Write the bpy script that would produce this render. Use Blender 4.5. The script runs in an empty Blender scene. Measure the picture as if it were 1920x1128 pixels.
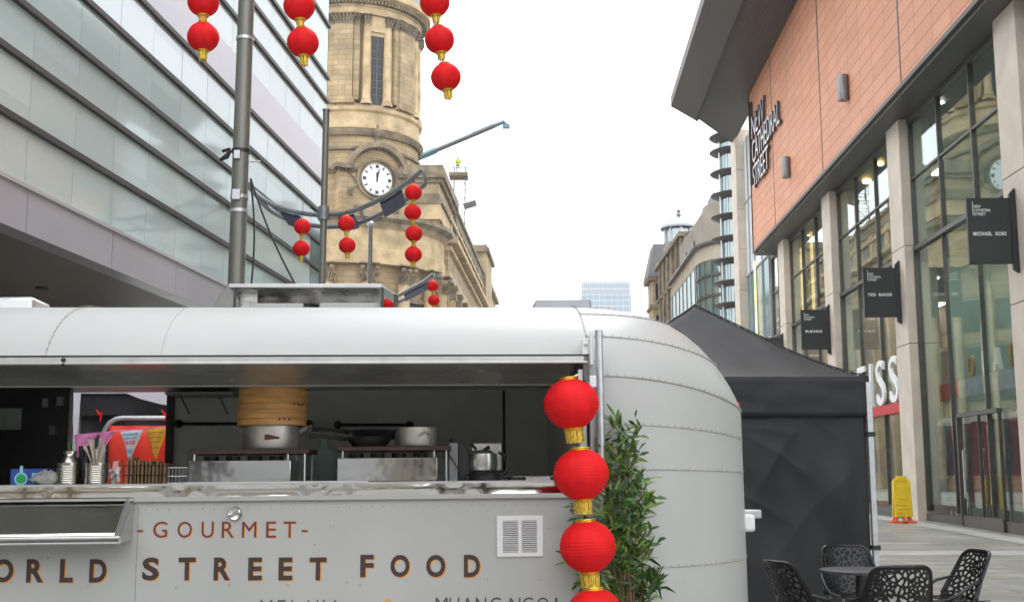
import bpy, math, random
from mathutils import Vector, Matrix
R = math.radians
rnd = random.Random(7)
C = bpy.context.scene.collection
S = bpy.context.scene

# ---------------------------------------------------------------- camera
F = 2167.0
PITCH = R(8.56)
CAMZ = 1.5
cam = bpy.data.cameras.new('camera'); co = bpy.data.objects.new('camera', cam); C.objects.link(co)
co.location = (0, 0, CAMZ); co.rotation_euler = (R(90) + PITCH, 0, 0)
cam.lens = 36 * F / 1920; cam.sensor_width = 36; cam.clip_start = .1; cam.clip_end = 6000
S.camera = co
# ---------------------------------------------------------------- world, sun, exposure
SUN_EL, SUN_AZ = R(50), R(200)
w = bpy.data.worlds.new('World'); S.world = w; w.use_nodes = True
nt = w.node_tree; bg = nt.nodes['Background']
sky = nt.nodes.new('ShaderNodeTexSky'); sky.sky_type = 'NISHITA'; sky.sun_disc = False
sky.sun_elevation = SUN_EL; sky.sun_rotation = SUN_AZ; sky.air_density = 1; sky.dust_density = 6
mx = nt.nodes.new('ShaderNodeMix'); mx.data_type = 'RGBA'
mx.inputs[0].default_value = .93                       # solid cloud cover over the blue sky
mx.inputs[7].default_value = (13.7, 14.1, 14.7, 1)
nt.links.new(sky.outputs[0], mx.inputs[6]); nt.links.new(mx.outputs[2], bg.inputs[0])
bg.inputs[1].default_value = .1
sl = bpy.data.lights.new('sun', 'SUN'); so = bpy.data.objects.new('sun', sl); C.objects.link(so)
sl.energy = .6; sl.angle = R(30); sl.color = (1, .985, .96)
so.rotation_euler = (R(90) - SUN_EL, 0, R(180) - SUN_AZ + R(180)); so.location = (0, -20, 40)
S.view_settings.view_transform = 'Standard'; S.view_settings.look = 'None'
S.view_settings.exposure = .95; S.view_settings.gamma = 1
S.cycles.max_bounces = 8; S.cycles.volume_bounces = 0; S.cycles.transparent_max_bounces = 16
S.cycles.volume_step_rate = 4

# ---------------------------------------------------------------- helpers
def ray(px, py):
    u = (px - 960) / F; v = (564 - py) / F
    return Vector((u, math.cos(PITCH) - v * math.sin(PITCH), math.sin(PITCH) + v * math.cos(PITCH)))
def atY(px, py, Y):
    d = ray(px, py); return Vector((0, 0, CAMZ)) + d * (Y / d.y)
def hit(M, ax, val, px, py):
    Mi = M.inverted(); o = Mi @ Vector((0, 0, CAMZ)); d = Mi.to_3x3() @ ray(px, py)
    return o + d * ((val - o[ax]) / d[ax])
def frame(loc, rz=0, ry=0, rx=0):
    return Matrix.Translation(loc) @ Matrix.Rotation(rz, 4, 'Z') @ Matrix.Rotation(ry, 4, 'Y') @ Matrix.Rotation(rx, 4, 'X')

class MB:
    def __init__(s): s.v = []; s.f = []; s.m = []
    def add(s, vs, fs, m=0):
        b = len(s.v); s.v += [tuple(v) for v in vs]; s.f += [tuple(b + i for i in f) for f in fs]; s.m += [m] * len(fs); return s
    def box(s, x0, x1, y0, y1, z0, z1, m=0, M=None):
        vs = [Vector((x, y, z)) for z in (z0, z1) for y in (y0, y1) for x in (x0, x1)]
        if M: vs = [M @ v for v in vs]
        return s.add(vs, [(0, 2, 3, 1), (4, 5, 7, 6), (0, 1, 5, 4), (2, 6, 7, 3), (0, 4, 6, 2), (1, 3, 7, 5)], m)
    def tube(s, pts, r, n=8, m=0, cap=True, closed=False):
        pts = [Vector(p) for p in pts]; k = len(pts); rs = r if isinstance(r, (list, tuple)) else [r] * k
        vs = []; up = None
        for i, p in enumerate(pts):
            if closed: t = pts[(i + 1) % k] - pts[i - 1]
            else: t = pts[min(i + 1, k - 1)] - pts[max(i - 1, 0)]
            t.normalize()
            if up is None:
                up = Vector((0, 0, 1)) if abs(t.z) < .9 else Vector((1, 0, 0))
            a = t.cross(up).normalized(); up = a.cross(t).normalized()
            for j in range(n):
                an = 2 * math.pi * j / n
                vs.append(p + (a * math.cos(an) + up * math.sin(an)) * rs[i])
        fs = []
        for i in range(k if closed else k - 1):
            i2 = (i + 1) % k
            for j in range(n):
                j2 = (j + 1) % n; fs.append((i * n + j, i * n + j2, i2 * n + j2, i2 * n + j))
        if cap and not closed: fs += [tuple(range(n - 1, -1, -1)), tuple((k - 1) * n + j for j in range(n))]
        return s.add(vs, fs, m)
    def lathe(s, prof, c=(0, 0, 0), a0=0, a1=360, n=32, m=0, cap=False, fn=None):
        full = abs(a1 - a0) >= 359.9; cols = n if full else n + 1; vs = []
        for i in range(cols):
            a = R(a0 + (a1 - a0) * i / n)
            for (r, z) in prof:
                if fn: r = fn(r, z, a)
                vs.append((c[0] + r * math.sin(a), c[1] - r * math.cos(a), c[2] + z))
        k = len(prof); fs = []
        for i in range(n):
            i2 = (i + 1) % cols
            for j in range(k - 1): fs.append((i * k + j, i2 * k + j, i2 * k + j + 1, i * k + j + 1))
        if cap:
            fs.append(tuple(i * k + k - 1 for i in range(cols))); fs.append(tuple(i * k for i in range(cols - 1, -1, -1)))
        return s.add(vs, fs, m)
    def prism(s, poly, z0, z1, m=0, M=None):
        n = len(poly); vs = [Vector((p[0], p[1], z0)) for p in poly] + [Vector((p[0], p[1], z1)) for p in poly]
        if M: vs = [M @ v for v in vs]
        fs = [tuple(range(n - 1, -1, -1)), tuple(range(n, 2 * n))] + [(i, (i + 1) % n, n + (i + 1) % n, n + i) for i in range(n)]
        return s.add(vs, fs, m)
    def grid(s, nu, nv, fn, m=0):
        vs = [fn(i / nu, j / nv) for i in range(nu + 1) for j in range(nv + 1)]
        fs = [(i * (nv + 1) + j, (i + 1) * (nv + 1) + j, (i + 1) * (nv + 1) + j + 1, i * (nv + 1) + j + 1) for i in range(nu) for j in range(nv)]
        return s.add(vs, fs, m)
    def ball(s, c, r, n=8, m=0, sz=1):
        prof = [(r * math.sin(math.pi * i / n) + 1e-4, -r * sz * math.cos(math.pi * i / n)) for i in range(n + 1)]
        return s.lathe(prof, c, n=n * 2, m=m)
    def build(s, name, mats, parent=None, M=None, angle=35, bevel=0, solid=0, subsurf=0):
        me = bpy.data.meshes.new(name); me.from_pydata(s.v, [], s.f); me.validate()
        if not isinstance(mats, (list, tuple)): mats = [mats]
        for q in mats: me.materials.append(q)
        if len(me.polygons) == len(s.m): me.polygons.foreach_set('material_index', s.m)
        me.polygons.foreach_set('use_smooth', [True] * len(me.polygons))
        me.set_sharp_from_angle(angle=R(angle)); me.update()
        o = bpy.data.objects.new(name, me); C.objects.link(o)
        if parent: o.parent = parent
        if M: o.matrix_basis = M
        if solid: q = o.modifiers.new('solid', 'SOLIDIFY'); q.thickness = solid; q.offset = 0
        if bevel: q = o.modifiers.new('bevel', 'BEVEL'); q.width = bevel; q.segments = 2; q.limit_method = 'ANGLE'; q.angle_limit = R(40)
        if subsurf: q = o.modifiers.new('sub', 'SUBSURF'); q.levels = subsurf; q.render_levels = subsurf
        return o
def tag(o, label, cat, group=None):
    o['label'] = label; o['category'] = cat
    if group: o['group'] = group
    return o
def struct(o, kind='structure'): o['kind'] = kind; return o
def thing(name, label, cat, M, group=None):
    o = bpy.data.objects.new(name, None); C.objects.link(o); o.empty_display_size = .2
    o.matrix_basis = M if isinstance(M, Matrix) else Matrix.Translation(M)
    return tag(o, label, cat, group)
def copy_tree(o, label, M, parent=None):
    c = o.copy(); C.objects.link(c)
    if parent: c.parent = parent
    else:
        c.matrix_basis = M; c['label'] = label
    for ch in list(o.children): copy_tree(ch, None, None, c)
    return c

def text_mesh(txt, height, width=None, spacing=1.0, bold=0.0, depth=.01):
    """text as mesh verts/faces in XZ plane, reading +X, left-bottom at origin, scaled to cap height / width"""
    cu = bpy.data.curves.new('t', 'FONT'); cu.body = txt; cu.size = 1; cu.space_character = spacing
    cu.offset = bold; cu.extrude = .5; cu.resolution_u = 4
    o = bpy.data.objects.new('t', cu); C.objects.link(o)
    dg = bpy.context.evaluated_depsgraph_get(); me = bpy.data.meshes.new_from_object(o.evaluated_get(dg))
    vs = [v.co.copy() for v in me.vertices]; fs = [tuple(p.vertices) for p in me.polygons]
    bpy.data.objects.remove(o); bpy.data.curves.remove(cu); bpy.data.meshes.remove(me)
    x0 = min(v.x for v in vs); x1 = max(v.x for v in vs); y0 = min(v.y for v in vs); y1 = max(v.y for v in vs)
    sy = height / (y1 - y0); sx = (width / (x1 - x0)) if width else sy
    return [Vector(((v.x - x0) * sx, v.z * depth, (v.y - y0) * sy)) for v in vs], fs, (x1 - x0) * sx

# ---------------------------------------------------------------- materials
def mat(name, col, rough=.6, metal=0, var=.12, scale=4, bump=0, bscale=30, spec=.5, detail=6, coat=0, trans=0, emit=0, stretch=None, ecol=None):
    m = bpy.data.materials.new(name); m.use_nodes = True; n = m.node_tree.nodes; L = m.node_tree.links
    b = n['Principled BSDF']; b.inputs['Roughness'].default_value = rough; b.inputs['Metallic'].default_value = metal
    b.inputs['Specular IOR Level'].default_value = spec; b.inputs['Coat Weight'].default_value = coat
    tc = n.new('ShaderNodeTexCoord'); vec = tc.outputs['Object']
    if stretch:
        mp = n.new('ShaderNodeMapping'); mp.inputs['Scale'].default_value = stretch; L.new(vec, mp.inputs[0]); vec = mp.outputs[0]
    nz = n.new('ShaderNodeTexNoise'); nz.inputs['Scale'].default_value = scale; nz.inputs['Detail'].default_value = detail
    L.new(vec, nz.inputs['Vector'])
    r = n.new('ShaderNodeValToRGB'); r.color_ramp.elements[0].position = .3; r.color_ramp.elements[1].position = .7
    r.color_ramp.elements[0].color = [max(0, c * (1 - var)) for c in col[:3]] + [1]
    r.color_ramp.elements[1].color = [min(1, c * (1 + var)) for c in col[:3]] + [1]
    L.new(nz.outputs[0], r.inputs[0]); L.new(r.outputs[0], b.inputs['Base Color'])
    mr = n.new('ShaderNodeMapRange'); mr.inputs['To Min'].default_value = max(0, rough - .06); mr.inputs['To Max'].default_value = min(1, rough + .08)
    L.new(nz.outputs[0], mr.inputs[0]); L.new(mr.outputs[0], b.inputs['Roughness'])
    if bump:
        n2 = n.new('ShaderNodeTexNoise'); n2.inputs['Scale'].default_value = bscale; n2.inputs['Detail'].default_value = 4
        L.new(vec, n2.inputs['Vector'])
        bp = n.new('ShaderNodeBump'); bp.inputs['Strength'].default_value = bump; bp.inputs['Distance'].default_value = .02
        L.new(n2.outputs[0], bp.inputs['Height']); L.new(bp.outputs[0], b.inputs['Normal'])
    if emit:
        b.inputs['Emission Color'].default_value = list((ecol or col)[:3]) + [1]; b.inputs['Emission Strength'].default_value = emit
    if trans:
        t = n.new('ShaderNodeBsdfTranslucent'); ms = n.new('ShaderNodeMixShader'); ms.inputs[0].default_value = trans
        L.new(r.outputs[0], t.inputs[0]); L.new(b.outputs[0], ms.inputs[1]); L.new(t.outputs[0], ms.inputs[2])
        L.new(ms.outputs[0], n['Material Output'].inputs[0])
    m['base'] = b.name
    return m
def brickmat(name, c1, c2, mortar, bw, bh, msize=.012, plane='wall', offset=.5, rough=.8, bump=.4, var=.25, spec=.3, stain=.0, nscale=.6, dist=.01):
    m = bpy.data.materials.new(name); m.use_nodes = True; n = m.node_tree.nodes; L = m.node_tree.links
    b = n['Principled BSDF']; b.inputs['Specular IOR Level'].default_value = spec
    tc = n.new('ShaderNodeTexCoord'); sp = n.new('ShaderNodeSeparateXYZ'); L.new(tc.outputs['Object'], sp.inputs[0])
    cb = n.new('ShaderNodeCombineXYZ')
    if plane == 'wall':
        ad = n.new('ShaderNodeMath'); ad.operation = 'ADD'; L.new(sp.outputs[0], ad.inputs[0]); L.new(sp.outputs[1], ad.inputs[1])
        L.new(ad.outputs[0], cb.inputs[0]); L.new(sp.outputs[2], cb.inputs[1])
    else:
        L.new(sp.outputs[0], cb.inputs[0]); L.new(sp.outputs[1], cb.inputs[1])
    br = n.new('ShaderNodeTexBrick'); br.offset = offset; br.inputs['Scale'].default_value = 1
    br.inputs['Color1'].default_value = (*c1, 1); br.inputs['Color2'].default_value = (*c2, 1); br.inputs['Mortar'].default_value = (*mortar, 1)
    br.inputs['Brick Width'].default_value = bw; br.inputs['Row Height'].default_value = bh; br.inputs['Mortar Size'].default_value = msize
    L.new(cb.outputs[0], br.inputs['Vector'])
    nz = n.new('ShaderNodeTexNoise'); nz.inputs['Scale'].default_value = nscale; nz.inputs['Detail'].default_value = 8; L.new(tc.outputs['Object'], nz.inputs['Vector'])
    r = n.new('ShaderNodeValToRGB'); r.color_ramp.elements[0].position = .3; r.color_ramp.elements[1].position = .65
    r.color_ramp.elements[0].color = (1 - var - stain, 1 - var - stain, 1 - var - stain * .9, 1); r.color_ramp.elements[1].color = (1, 1, 1, 1)
    L.new(nz.outputs[0], r.inputs[0])
    mu = n.new('ShaderNodeMix'); mu.data_type = 'RGBA'; mu.blend_type = 'MULTIPLY'; mu.inputs[0].default_value = 1
    L.new(br.outputs[0], mu.inputs[6]); L.new(r.outputs[0], mu.inputs[7]); L.new(mu.outputs[2], b.inputs['Base Color'])
    mr = n.new('ShaderNodeMapRange'); mr.inputs['To Min'].default_value = rough - .15; mr.inputs['To Max'].default_value = rough + .1
    L.new(nz.outputs[0], mr.inputs[0]); L.new(mr.outputs[0], b.inputs['Roughness'])
    bp = n.new('ShaderNodeBump'); bp.inputs['Strength'].default_value = bump; bp.inputs['Distance'].default_value = dist; bp.invert = True
    L.new(br.outputs['Fac'], bp.inputs['Height']); L.new(bp.outputs[0], b.inputs['Normal'])
    return m
def glassmat(name, tint=(.75, .9, .86), refl=1.45, rough=0, base=0):
    m = bpy.data.materials.new(name); m.use_nodes = True; n = m.node_tree.nodes; L = m.node_tree.links
    n.remove(n['Principled BSDF'])
    t = n.new('ShaderNodeBsdfTransparent'); t.inputs[0].default_value = (*tint, 1)
    g = n.new('ShaderNodeBsdfGlossy'); g.inputs['Roughness'].default_value = rough; g.inputs[0].default_value = (.92, .97, .95, 1)
    fr = n.new('ShaderNodeLayerWeight'); fr.inputs[0].default_value = .5
    pw = n.new('ShaderNodeMath'); pw.operation = 'POWER'; pw.inputs[1].default_value = refl; L.new(fr.outputs['Facing'], pw.inputs[0])
    nz = n.new('ShaderNodeTexNoise'); nz.inputs['Scale'].default_value = .8; nz.inputs['Detail'].default_value = 1
    tc = n.new('ShaderNodeTexCoord'); L.new(tc.outputs['Object'], nz.inputs['Vector'])
    bp = n.new('ShaderNodeBump'); bp.inputs['Strength'].default_value = .035; bp.inputs['Distance'].default_value = .05
    L.new(nz.outputs[0], bp.inputs['Height']); L.new(bp.outputs[0], g.inputs['Normal'])
    ad = n.new('ShaderNodeMath'); ad.operation = 'ADD'; ad.use_clamp = True; ad.inputs[1].default_value = base; L.new(pw.outputs[0], ad.inputs[0])
    ms = n.new('ShaderNodeMixShader'); L.new(ad.outputs[0], ms.inputs[0]); L.new(t.outputs[0], ms.inputs[1]); L.new(g.outputs[0], ms.inputs[2])
    L.new(ms.outputs[0], n['Material Output'].inputs[0]); return m
def cladglass(name, col, gl=.4, var=.06):
    """back-painted facade glass: pale body under a clear reflecting face"""
    m = bpy.data.materials.new(name); m.use_nodes = True; n = m.node_tree.nodes; L = m.node_tree.links
    b = n['Principled BSDF']; b.inputs['Roughness'].default_value = .5; b.inputs['Specular IOR Level'].default_value = 0
    tc = n.new('ShaderNodeTexCoord'); sp = n.new('ShaderNodeSeparateXYZ'); L.new(tc.outputs['Object'], sp.inputs[0])
    def fl(out, size):
        d = n.new('ShaderNodeMath'); d.operation = 'DIVIDE'; d.inputs[1].default_value = size; L.new(out, d.inputs[0])
        f = n.new('ShaderNodeMath'); f.operation = 'FLOOR'; L.new(d.outputs[0], f.inputs[0]); return f.outputs[0]
    cb = n.new('ShaderNodeCombineXYZ'); L.new(fl(sp.outputs[1], 1.5), cb.inputs[0]); L.new(fl(sp.outputs[2], 1.0), cb.inputs[1])
    wn = n.new('ShaderNodeTexWhiteNoise'); L.new(cb.outputs[0], wn.inputs[0])
    r = n.new('ShaderNodeValToRGB'); r.color_ramp.elements[0].color = [c * (1 - var) for c in col] + [1]; r.color_ramp.elements[1].color = [min(1, c * (1 + var)) for c in col] + [1]
    L.new(wn.outputs[0], r.inputs[0]); L.new(r.outputs[0], b.inputs['Base Color'])
    g = n.new('ShaderNodeBsdfGlossy'); g.inputs['Roughness'].default_value = .06; g.inputs[0].default_value = (.88, .96, .96, 1)
    nz = n.new('ShaderNodeTexNoise'); nz.inputs['Scale'].default_value = .5; nz.inputs['Detail'].default_value = 1; L.new(tc.outputs['Object'], nz.inputs['Vector'])
    bp = n.new('ShaderNodeBump'); bp.inputs['Strength'].default_value = .06; bp.inputs['Distance'].default_value = .06
    L.new(nz.outputs[0], bp.inputs['Height']); L.new(bp.outputs[0], g.inputs['Normal'])
    ms = n.new('ShaderNodeMixShader'); ms.inputs[0].default_value = gl; L.new(b.outputs[0], ms.inputs[1]); L.new(g.outputs[0], ms.inputs[2])
    L.new(ms.outputs[0], n['Material Output'].inputs[0]); return m

K = dict(
    van=mat('van_paint', (.435, .437, .425), .38, var=.035, scale=2.2, bump=.12, bscale=1.6, spec=.32, coat=.0, stretch=(1, 1, .35)),
    seam=mat('seam_metal', (.33, .32, .30), .5, var=.25, scale=20),
    steel=mat('polished_steel', (.66, .66, .65), .08, 1, var=.02, scale=3, bump=.5, bscale=1.5, detail=2),
    brushed=mat('brushed_steel', (.55, .55, .54), .28, 1, var=.1, scale=12, bump=.1, bscale=20),
    alum=mat('aluminium', (.55, .55, .54), .35, .8, var=.1, scale=8),
    hatchin=mat('hatch_lining', (.36, .36, .33), .24, .6, var=.15, scale=2, bump=.05, bscale=3),
    lining=mat('kitchen_lining', (.74, .77, .74), .45, var=.1, scale=3),
    black=mat('black_plastic', (.015, .015, .016), .4, var=.2, scale=10),
    blackmetal=mat('black_metal', (.02, .02, .022), .35, .3, var=.2, scale=10),
    iron=mat('cast_iron', (.05, .025, .02), .6, var=.4, scale=15, bump=.2),
    red=mat('lantern_fabric', (.80, .012, .016), .62, var=.1, scale=12, bump=.1, bscale=60, trans=.18, spec=.22),
    gold=mat('gold_foil', (.75, .52, .08), .28, .85, var=.2, scale=30, bump=.2, bscale=80),
    fringe=mat('gold_fringe', (.72, .5, .06), .45, .3, var=.35, scale=60),
    pole=mat('pole_paint', (.19, .185, .165), .38, .5, var=.12, scale=3, stretch=(1, 1, .2)),
    grey=mat('grey_metal', (.25, .26, .27), .4, .6, var=.12, scale=4),
    blue=mat('blue_panel', (.01, .02, .10), .5, 0, var=.3, scale=5),
    fin=mat('fin_metal', (.04, .034, .033), .45, .5, var=.12, scale=2),
    fascia=mat('fascia_panel', (.42, .41, .45), .35, .3, var=.05, scale=.6, spec=.4),
    soffit=mat('soffit_panel', (.19, .175, .155), .5, var=.15, scale=.5),
    lglass=cladglass('facade_glass', (.52, .62, .61), .17),
    lglass2=cladglass('facade_glass_pale', (.62, .67, .68), .2),
    ldark=cladglass('facade_glass_dark', (.06, .14, .14), .35),
    spandrel=mat('spandrel_panel', (.58, .57, .62), .35, .1, var=.04, scale=.7),
    stone=brickmat('sandstone', (.49, .37, .215), (.40, .30, .17), (.27, .20, .115), 1.1, .42, .018, var=.25, stain=.17, nscale=.7, bump=.5, dist=.02),
    stoneP=mat('sandstone_dressed', (.46, .345, .20), .85, var=.32, scale=.9, bump=.5, bscale=3),
    stoneG=mat('grey_stone', (.26, .235, .19), .85, var=.2, scale=.5, bump=.3, bscale=4),
    stoneD=mat('sandstone_soot', (.20, .16, .105), .9, var=.5, scale=1.2, bump=.5, bscale=5),
    lead=mat('lead_roof', (.20, .21, .20), .6, var=.2, scale=1),
    white=mat('clock_white', (.72, .74, .76), .4, var=.04),
    terra=brickmat('terracotta_panels', (.72, .345, .215), (.65, .30, .18), (.31, .14, .10), 1.35, .42, .012, offset=.0, var=.1, rough=.6, bump=.4, nscale=.25),
    under=mat('metal_soffit', (.095, .088, .085), .5, .2, var=.12, scale=1.2, stretch=(1, .1, 1)),
    edge=mat('metal_edge', (.10, .095, .09), .45, .4, var=.15, scale=2),
    col=mat('column_stone', (.60, .52, .44), .7, var=.1, scale=1.5, bump=.15, bscale=12),
    frame=mat('window_frame', (.085, .08, .072), .4, .4, var=.15, scale=3),
    glass=glassmat('shop_glass', (.86, .95, .93), 4.2, 0, .085),
    tglass=cladglass('stair_glass', (.10, .19, .19), .28),
    sign=mat('sign_black', (.022, .025, .027), .45, var=.1, scale=3),
    letter=mat('letter_white', (.8, .8, .8), .5, var=.02),
    ldkey=mat('letter_steel', (.10, .09, .09), .4, .5, var=.1),
    tent=mat('tent_fabric', (.045, .045, .050), .55, var=.15, scale=1.5, bump=.5, bscale=3.5, spec=.4),
    tentd=None,
    wicker=mat('moulded_plastic', (.008, .008, .009), .25, var=.1, scale=8, spec=.4),
    yellow=mat('yellow_plastic', (.85, .60, .02), .45, var=.08, scale=5),
    orange=mat('orange_rubber', (.75, .13, .03), .6, var=.15, scale=5),
    bamboo=mat('bamboo', (.50, .27, .085), .5, var=.25, scale=6, stretch=(1, 1, 6)),
    pot=mat('pot_aluminium', (.52, .50, .46), .38, .75, var=.15, scale=8),
    shadowgold=mat('letter_gold', (.72, .33, .05), .5, var=.05),
    brown=mat('letter_brown', (.045, .025, .022), .5, var=.1),
    maroon=mat('letter_maroon', (.17, .025, .03), .5, var=.1),
    leaf=mat('bamboo_leaf', (.055, .125, .026), .4, var=.5, scale=9, trans=.2),
    leafl=mat('bamboo_leaf_pale', (.20, .30, .06), .45, var=.4, scale=9, trans=.3),
    cane=mat('cane', (.20, .11, .06), .6, var=.3, scale=20),
    skin=mat('skin', (.45, .27, .2), .6), hivis=mat('hi_vis', (.38, .55, .03), .6, var=.1), navy=mat('dark_cloth', (.02, .025, .04), .8),
    card=mat('cardboard', (.28, .17, .09), .8, var=.25, scale=30, stretch=(1, 1, .1)),
    bag=mat('plastic_bag', (.55, .55, .52), .3, var=.15, scale=20, trans=.3),
    bluebox=mat('blue_card', (.02, .07, .38), .5, var=.1), green=mat('green_ink', (.02, .38, .10), .5),
    palebl=mat('pale_blue_ink', (.3, .6, .7), .5),
    tin=mat('tin', (.50, .48, .42), .22, 1, var=.1, scale=10),
    wood=mat('wooden_sticks', (.55, .48, .38), .6, var=.2, scale=20),
    redsheet=mat('red_sheet', (.80, .045, .02), .5, var=.1, scale=3, bump=.5, bscale=5),
    galvd=mat('scaffold_tube', (.16, .165, .17), .5, .5, var=.1), galv=mat('galvanised', (.55, .56, .58), .35, .7, var=.1, scale=20),
    pink=mat('pink_cloth', (.75, .28, .55), .7, trans=.3), ivory=mat('ivory_cloth', (.75, .76, .78), .7, trans=.3), ochre=mat('ochre_cloth', (.75, .42, .05), .7, trans=.3),
    inkblue=mat('ink_blue', (.05, .30, .55), .6), inkred=mat('ink_red', (.7, .1, .15), .6), inkdark=mat('ink_dark', (.12, .05, .05), .6),
    lamp=mat('lamp_warm', (1, .72, .30), emit=9, ecol=(1, .62, .22)),
    strip=mat('strip_light', (1, .72, .30), emit=1.1, ecol=(1, .62, .26)),
    panel=mat('fill_panel_white', (1, 1, 1), emit=11, ecol=(1, .90, .78)),  # glow of the panels added to brighten the shop interior
    lampw=mat('lamp_white', (1, 1, 1), emit=8, ecol=(1, .95, .88)),
    shopw=mat('shop_wall', (.46, .33, .28), .8, var=.3, scale=.6), shopf=mat('shop_floor', (.25, .22, .2), .3, var=.2, scale=1),
    teal=mat('teal_wall', (.36, .46, .43), .6, var=.2, scale=.7),
    coat1=mat('cloth_maroon', (.30, .03, .05), .85, var=.4, scale=3), coat2=mat('cloth_grey', (.13, .12, .14), .85, var=.4, scale=3), coat3=mat('cloth_pale', (.6, .5, .52), .8, var=.2, scale=3),
    banner=mat('banner_red', (.50, .035, .04), .6, var=.1), bannerp=mat('banner_violet', (.45, .37, .40), .6, var=.2),
    cream=mat('cream_render', (.42, .365, .28), .8, var=.12, scale=.5), slate=mat('slate', (.12, .12, .125), .7, var=.2, scale=1),
    copper=mat('zinc_dome', (.36, .38, .40), .5, .2, var=.1, scale=1), towerg=cladglass('tower_glass', (.02, .12, .17), .1),
    craneblue=mat('boom_paint', (.08, .17, .20), .45, .3, var=.15, scale=1), boomgrey=mat('boom_grey', (.13, .135, .14), .5, .4, var=.15, scale=1),
    taillight=mat('light_lens', (.7, .02, .02), .2, spec=.7), note=mat('note_paper', (.30, .33, .30), .7),
    wear=mat('burnt_mark', (.10, .035, .02), .7), pad=mat('dark_pad', (.04, .04, .045), .5), vinyl=mat('white_vent', (.74, .74, .74), .35, var=.03),
)
def fabricmat(name, col):
    m = mat(name, col, .58, var=.15, scale=1.2, spec=.35); n = m.node_tree.nodes; L = m.node_tree.links; b = n[m['base']]
    tc = n.new('ShaderNodeTexCoord'); prev = None
    for (rot, sc, st, dst) in (((0, R(62), 0), (2.6, 2, .6), .35, .02), ((0, R(100), R(10)), (1.9, 2, .5), .35, .02), ((0, R(20), 0), (6, 6, 3), .2, .008)):
        mp = n.new('ShaderNodeMapping'); mp.inputs['Rotation'].default_value = rot; mp.inputs['Scale'].default_value = sc; L.new(tc.outputs['Object'], mp.inputs[0])
        z = n.new('ShaderNodeTexNoise'); z.noise_type = 'RIDGED_MULTIFRACTAL'; z.inputs['Scale'].default_value = 1.5; z.inputs['Detail'].default_value = 2; L.new(mp.outputs[0], z.inputs['Vector'])
        bp = n.new('ShaderNodeBump'); bp.inputs['Strength'].default_value = st; bp.inputs['Distance'].default_value = dst; L.new(z.outputs[0], bp.inputs['Height'])
        if prev: L.new(prev.outputs[0], bp.inputs['Normal'])
        prev = bp
    L.new(prev.outputs[0], b.inputs['Normal']); return m
K['tent'] = fabricmat('gazebo_fabric', (.020, .020, .022))
PAVE = brickmat('paving_stone', (.46, .44, .385), (.30, .30, .285), (.17, .165, .15), 1.4, .35, .008, plane='floor', rough=.45, bump=.3, var=.35, nscale=.8, spec=.45)
PAVE2 = brickmat('paving_band', (.55, .54, .50), (.50, .49, .46), (.24, .23, .21), 1.2, .6, .008, plane='floor', rough=.5, bump=.3, var=.15, nscale=1.2, spec=.45)

# ================================================================= ground
def gz(y): return 0 if y < 10 else (.25 * (y - 10) / 22 if y < 32 else .25)
b = MB()
ys = [-90, -60, 0, 10, 16, 22, 28, 32, 60, 120, 400, 800, 1180]
b.grid(1, len(ys) - 1, lambda u, v: (-680 + 1360 * u, ys[round(v * (len(ys) - 1))], gz(ys[round(v * (len(ys) - 1))])))
struct(b.build('pavement', PAVE))
b = MB()
for (xa, xb, ya, yb) in ((2.0, 11.2, 20.6, 21.6), (9.2, 9.9, -6, 60)):
    n = 24
    b.grid(1, n, lambda u, v: (xa + (xb - xa) * u + (.037 * (ya + (yb - ya) * v) if xa > 9 else 0), ya + (yb - ya) * v, gz(ya + (yb - ya) * v) + (.004 if xa < 9 else .008)))
struct(b.build('pavement_band', PAVE2))

# ================================================================= left glass building
ML = frame((-5.8, 34.8, 0), -math.atan(.0835))
t = thing('glass_office_building', 'large office building clad in pale glass with dark horizontal fins, left of the street lamp', 'building', ML)
zL = lambda px, py: hit(ML, 0, 0, px, py).z
z_fb, z_ft = zL(0, 420), zL(0, 326)
fins = [zL(*p) for p in ((0, 206), (0, 82), (31, 0), (159, 0), (262, 0), (414, 0), (478, 13), (509, 0), (586, 2))]
z_sp = zL(411, 67)
fins += [fins[-1] + 1.05 * k for k in range(1, 4)]
Y0 = -42
levels = [z_ft] + fins
for i in range(len(levels) - 1):
    za, zb = levels[i], levels[i + 1]
    b = MB()
    segs = [(za, zb)]
    if levels[i] == fins[4]: segs = [(z_sp, zb)]
    for (a, c) in segs:
        y = -1.5
        b.box(-.3, 0, -1.5, 0, a, c, 1 if i < 4 else 0)
        for k in range(1, 28):
            y1 = -1.5 * k; y2 = -1.5 * (k + 1)
            dx = rnd.uniform(-.003, .003)
            b.box(-.3, dx, y2 + .012, y1 - .012, a, c, 0)
    b.build('glazing_row', [K['lglass'] if i < 4 else K['lglass2'], K['ldark']], t)
MB().box(-.3, .03, Y0, .02, fins[4] + .06, z_sp - .02).build('spandrel_band', K['spandrel'], t)
b = MB()
for k in range(0, 28): b.box(-.2, -.004, -1.5 * k - .02, -1.5 * k + .02, z_ft, fins[-1])
b.build('mullions', K['fascia'], t)
for z in fins:
    MB().box(-.05, .075, Y0, .10, z - .06, z + .05).build('fin', K['fin'], t, bevel=.01)
b = MB()
for k in range(14): b.box(-.3, .06, -3 * (k + 1) + .01, -3 * k - .01, z_fb, z_ft - .06)
b.build('fascia', K['fascia'], t)
MB().box(-.05, .10, Y0, .05, z_ft - .06, z_ft).build('fascia_trim', K['galv'], t)
b = MB(); b.box(-6, -.3, Y0, 0, z_fb + .02, z_fb + .2); b.build('soffit', K['soffit'], t)
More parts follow.
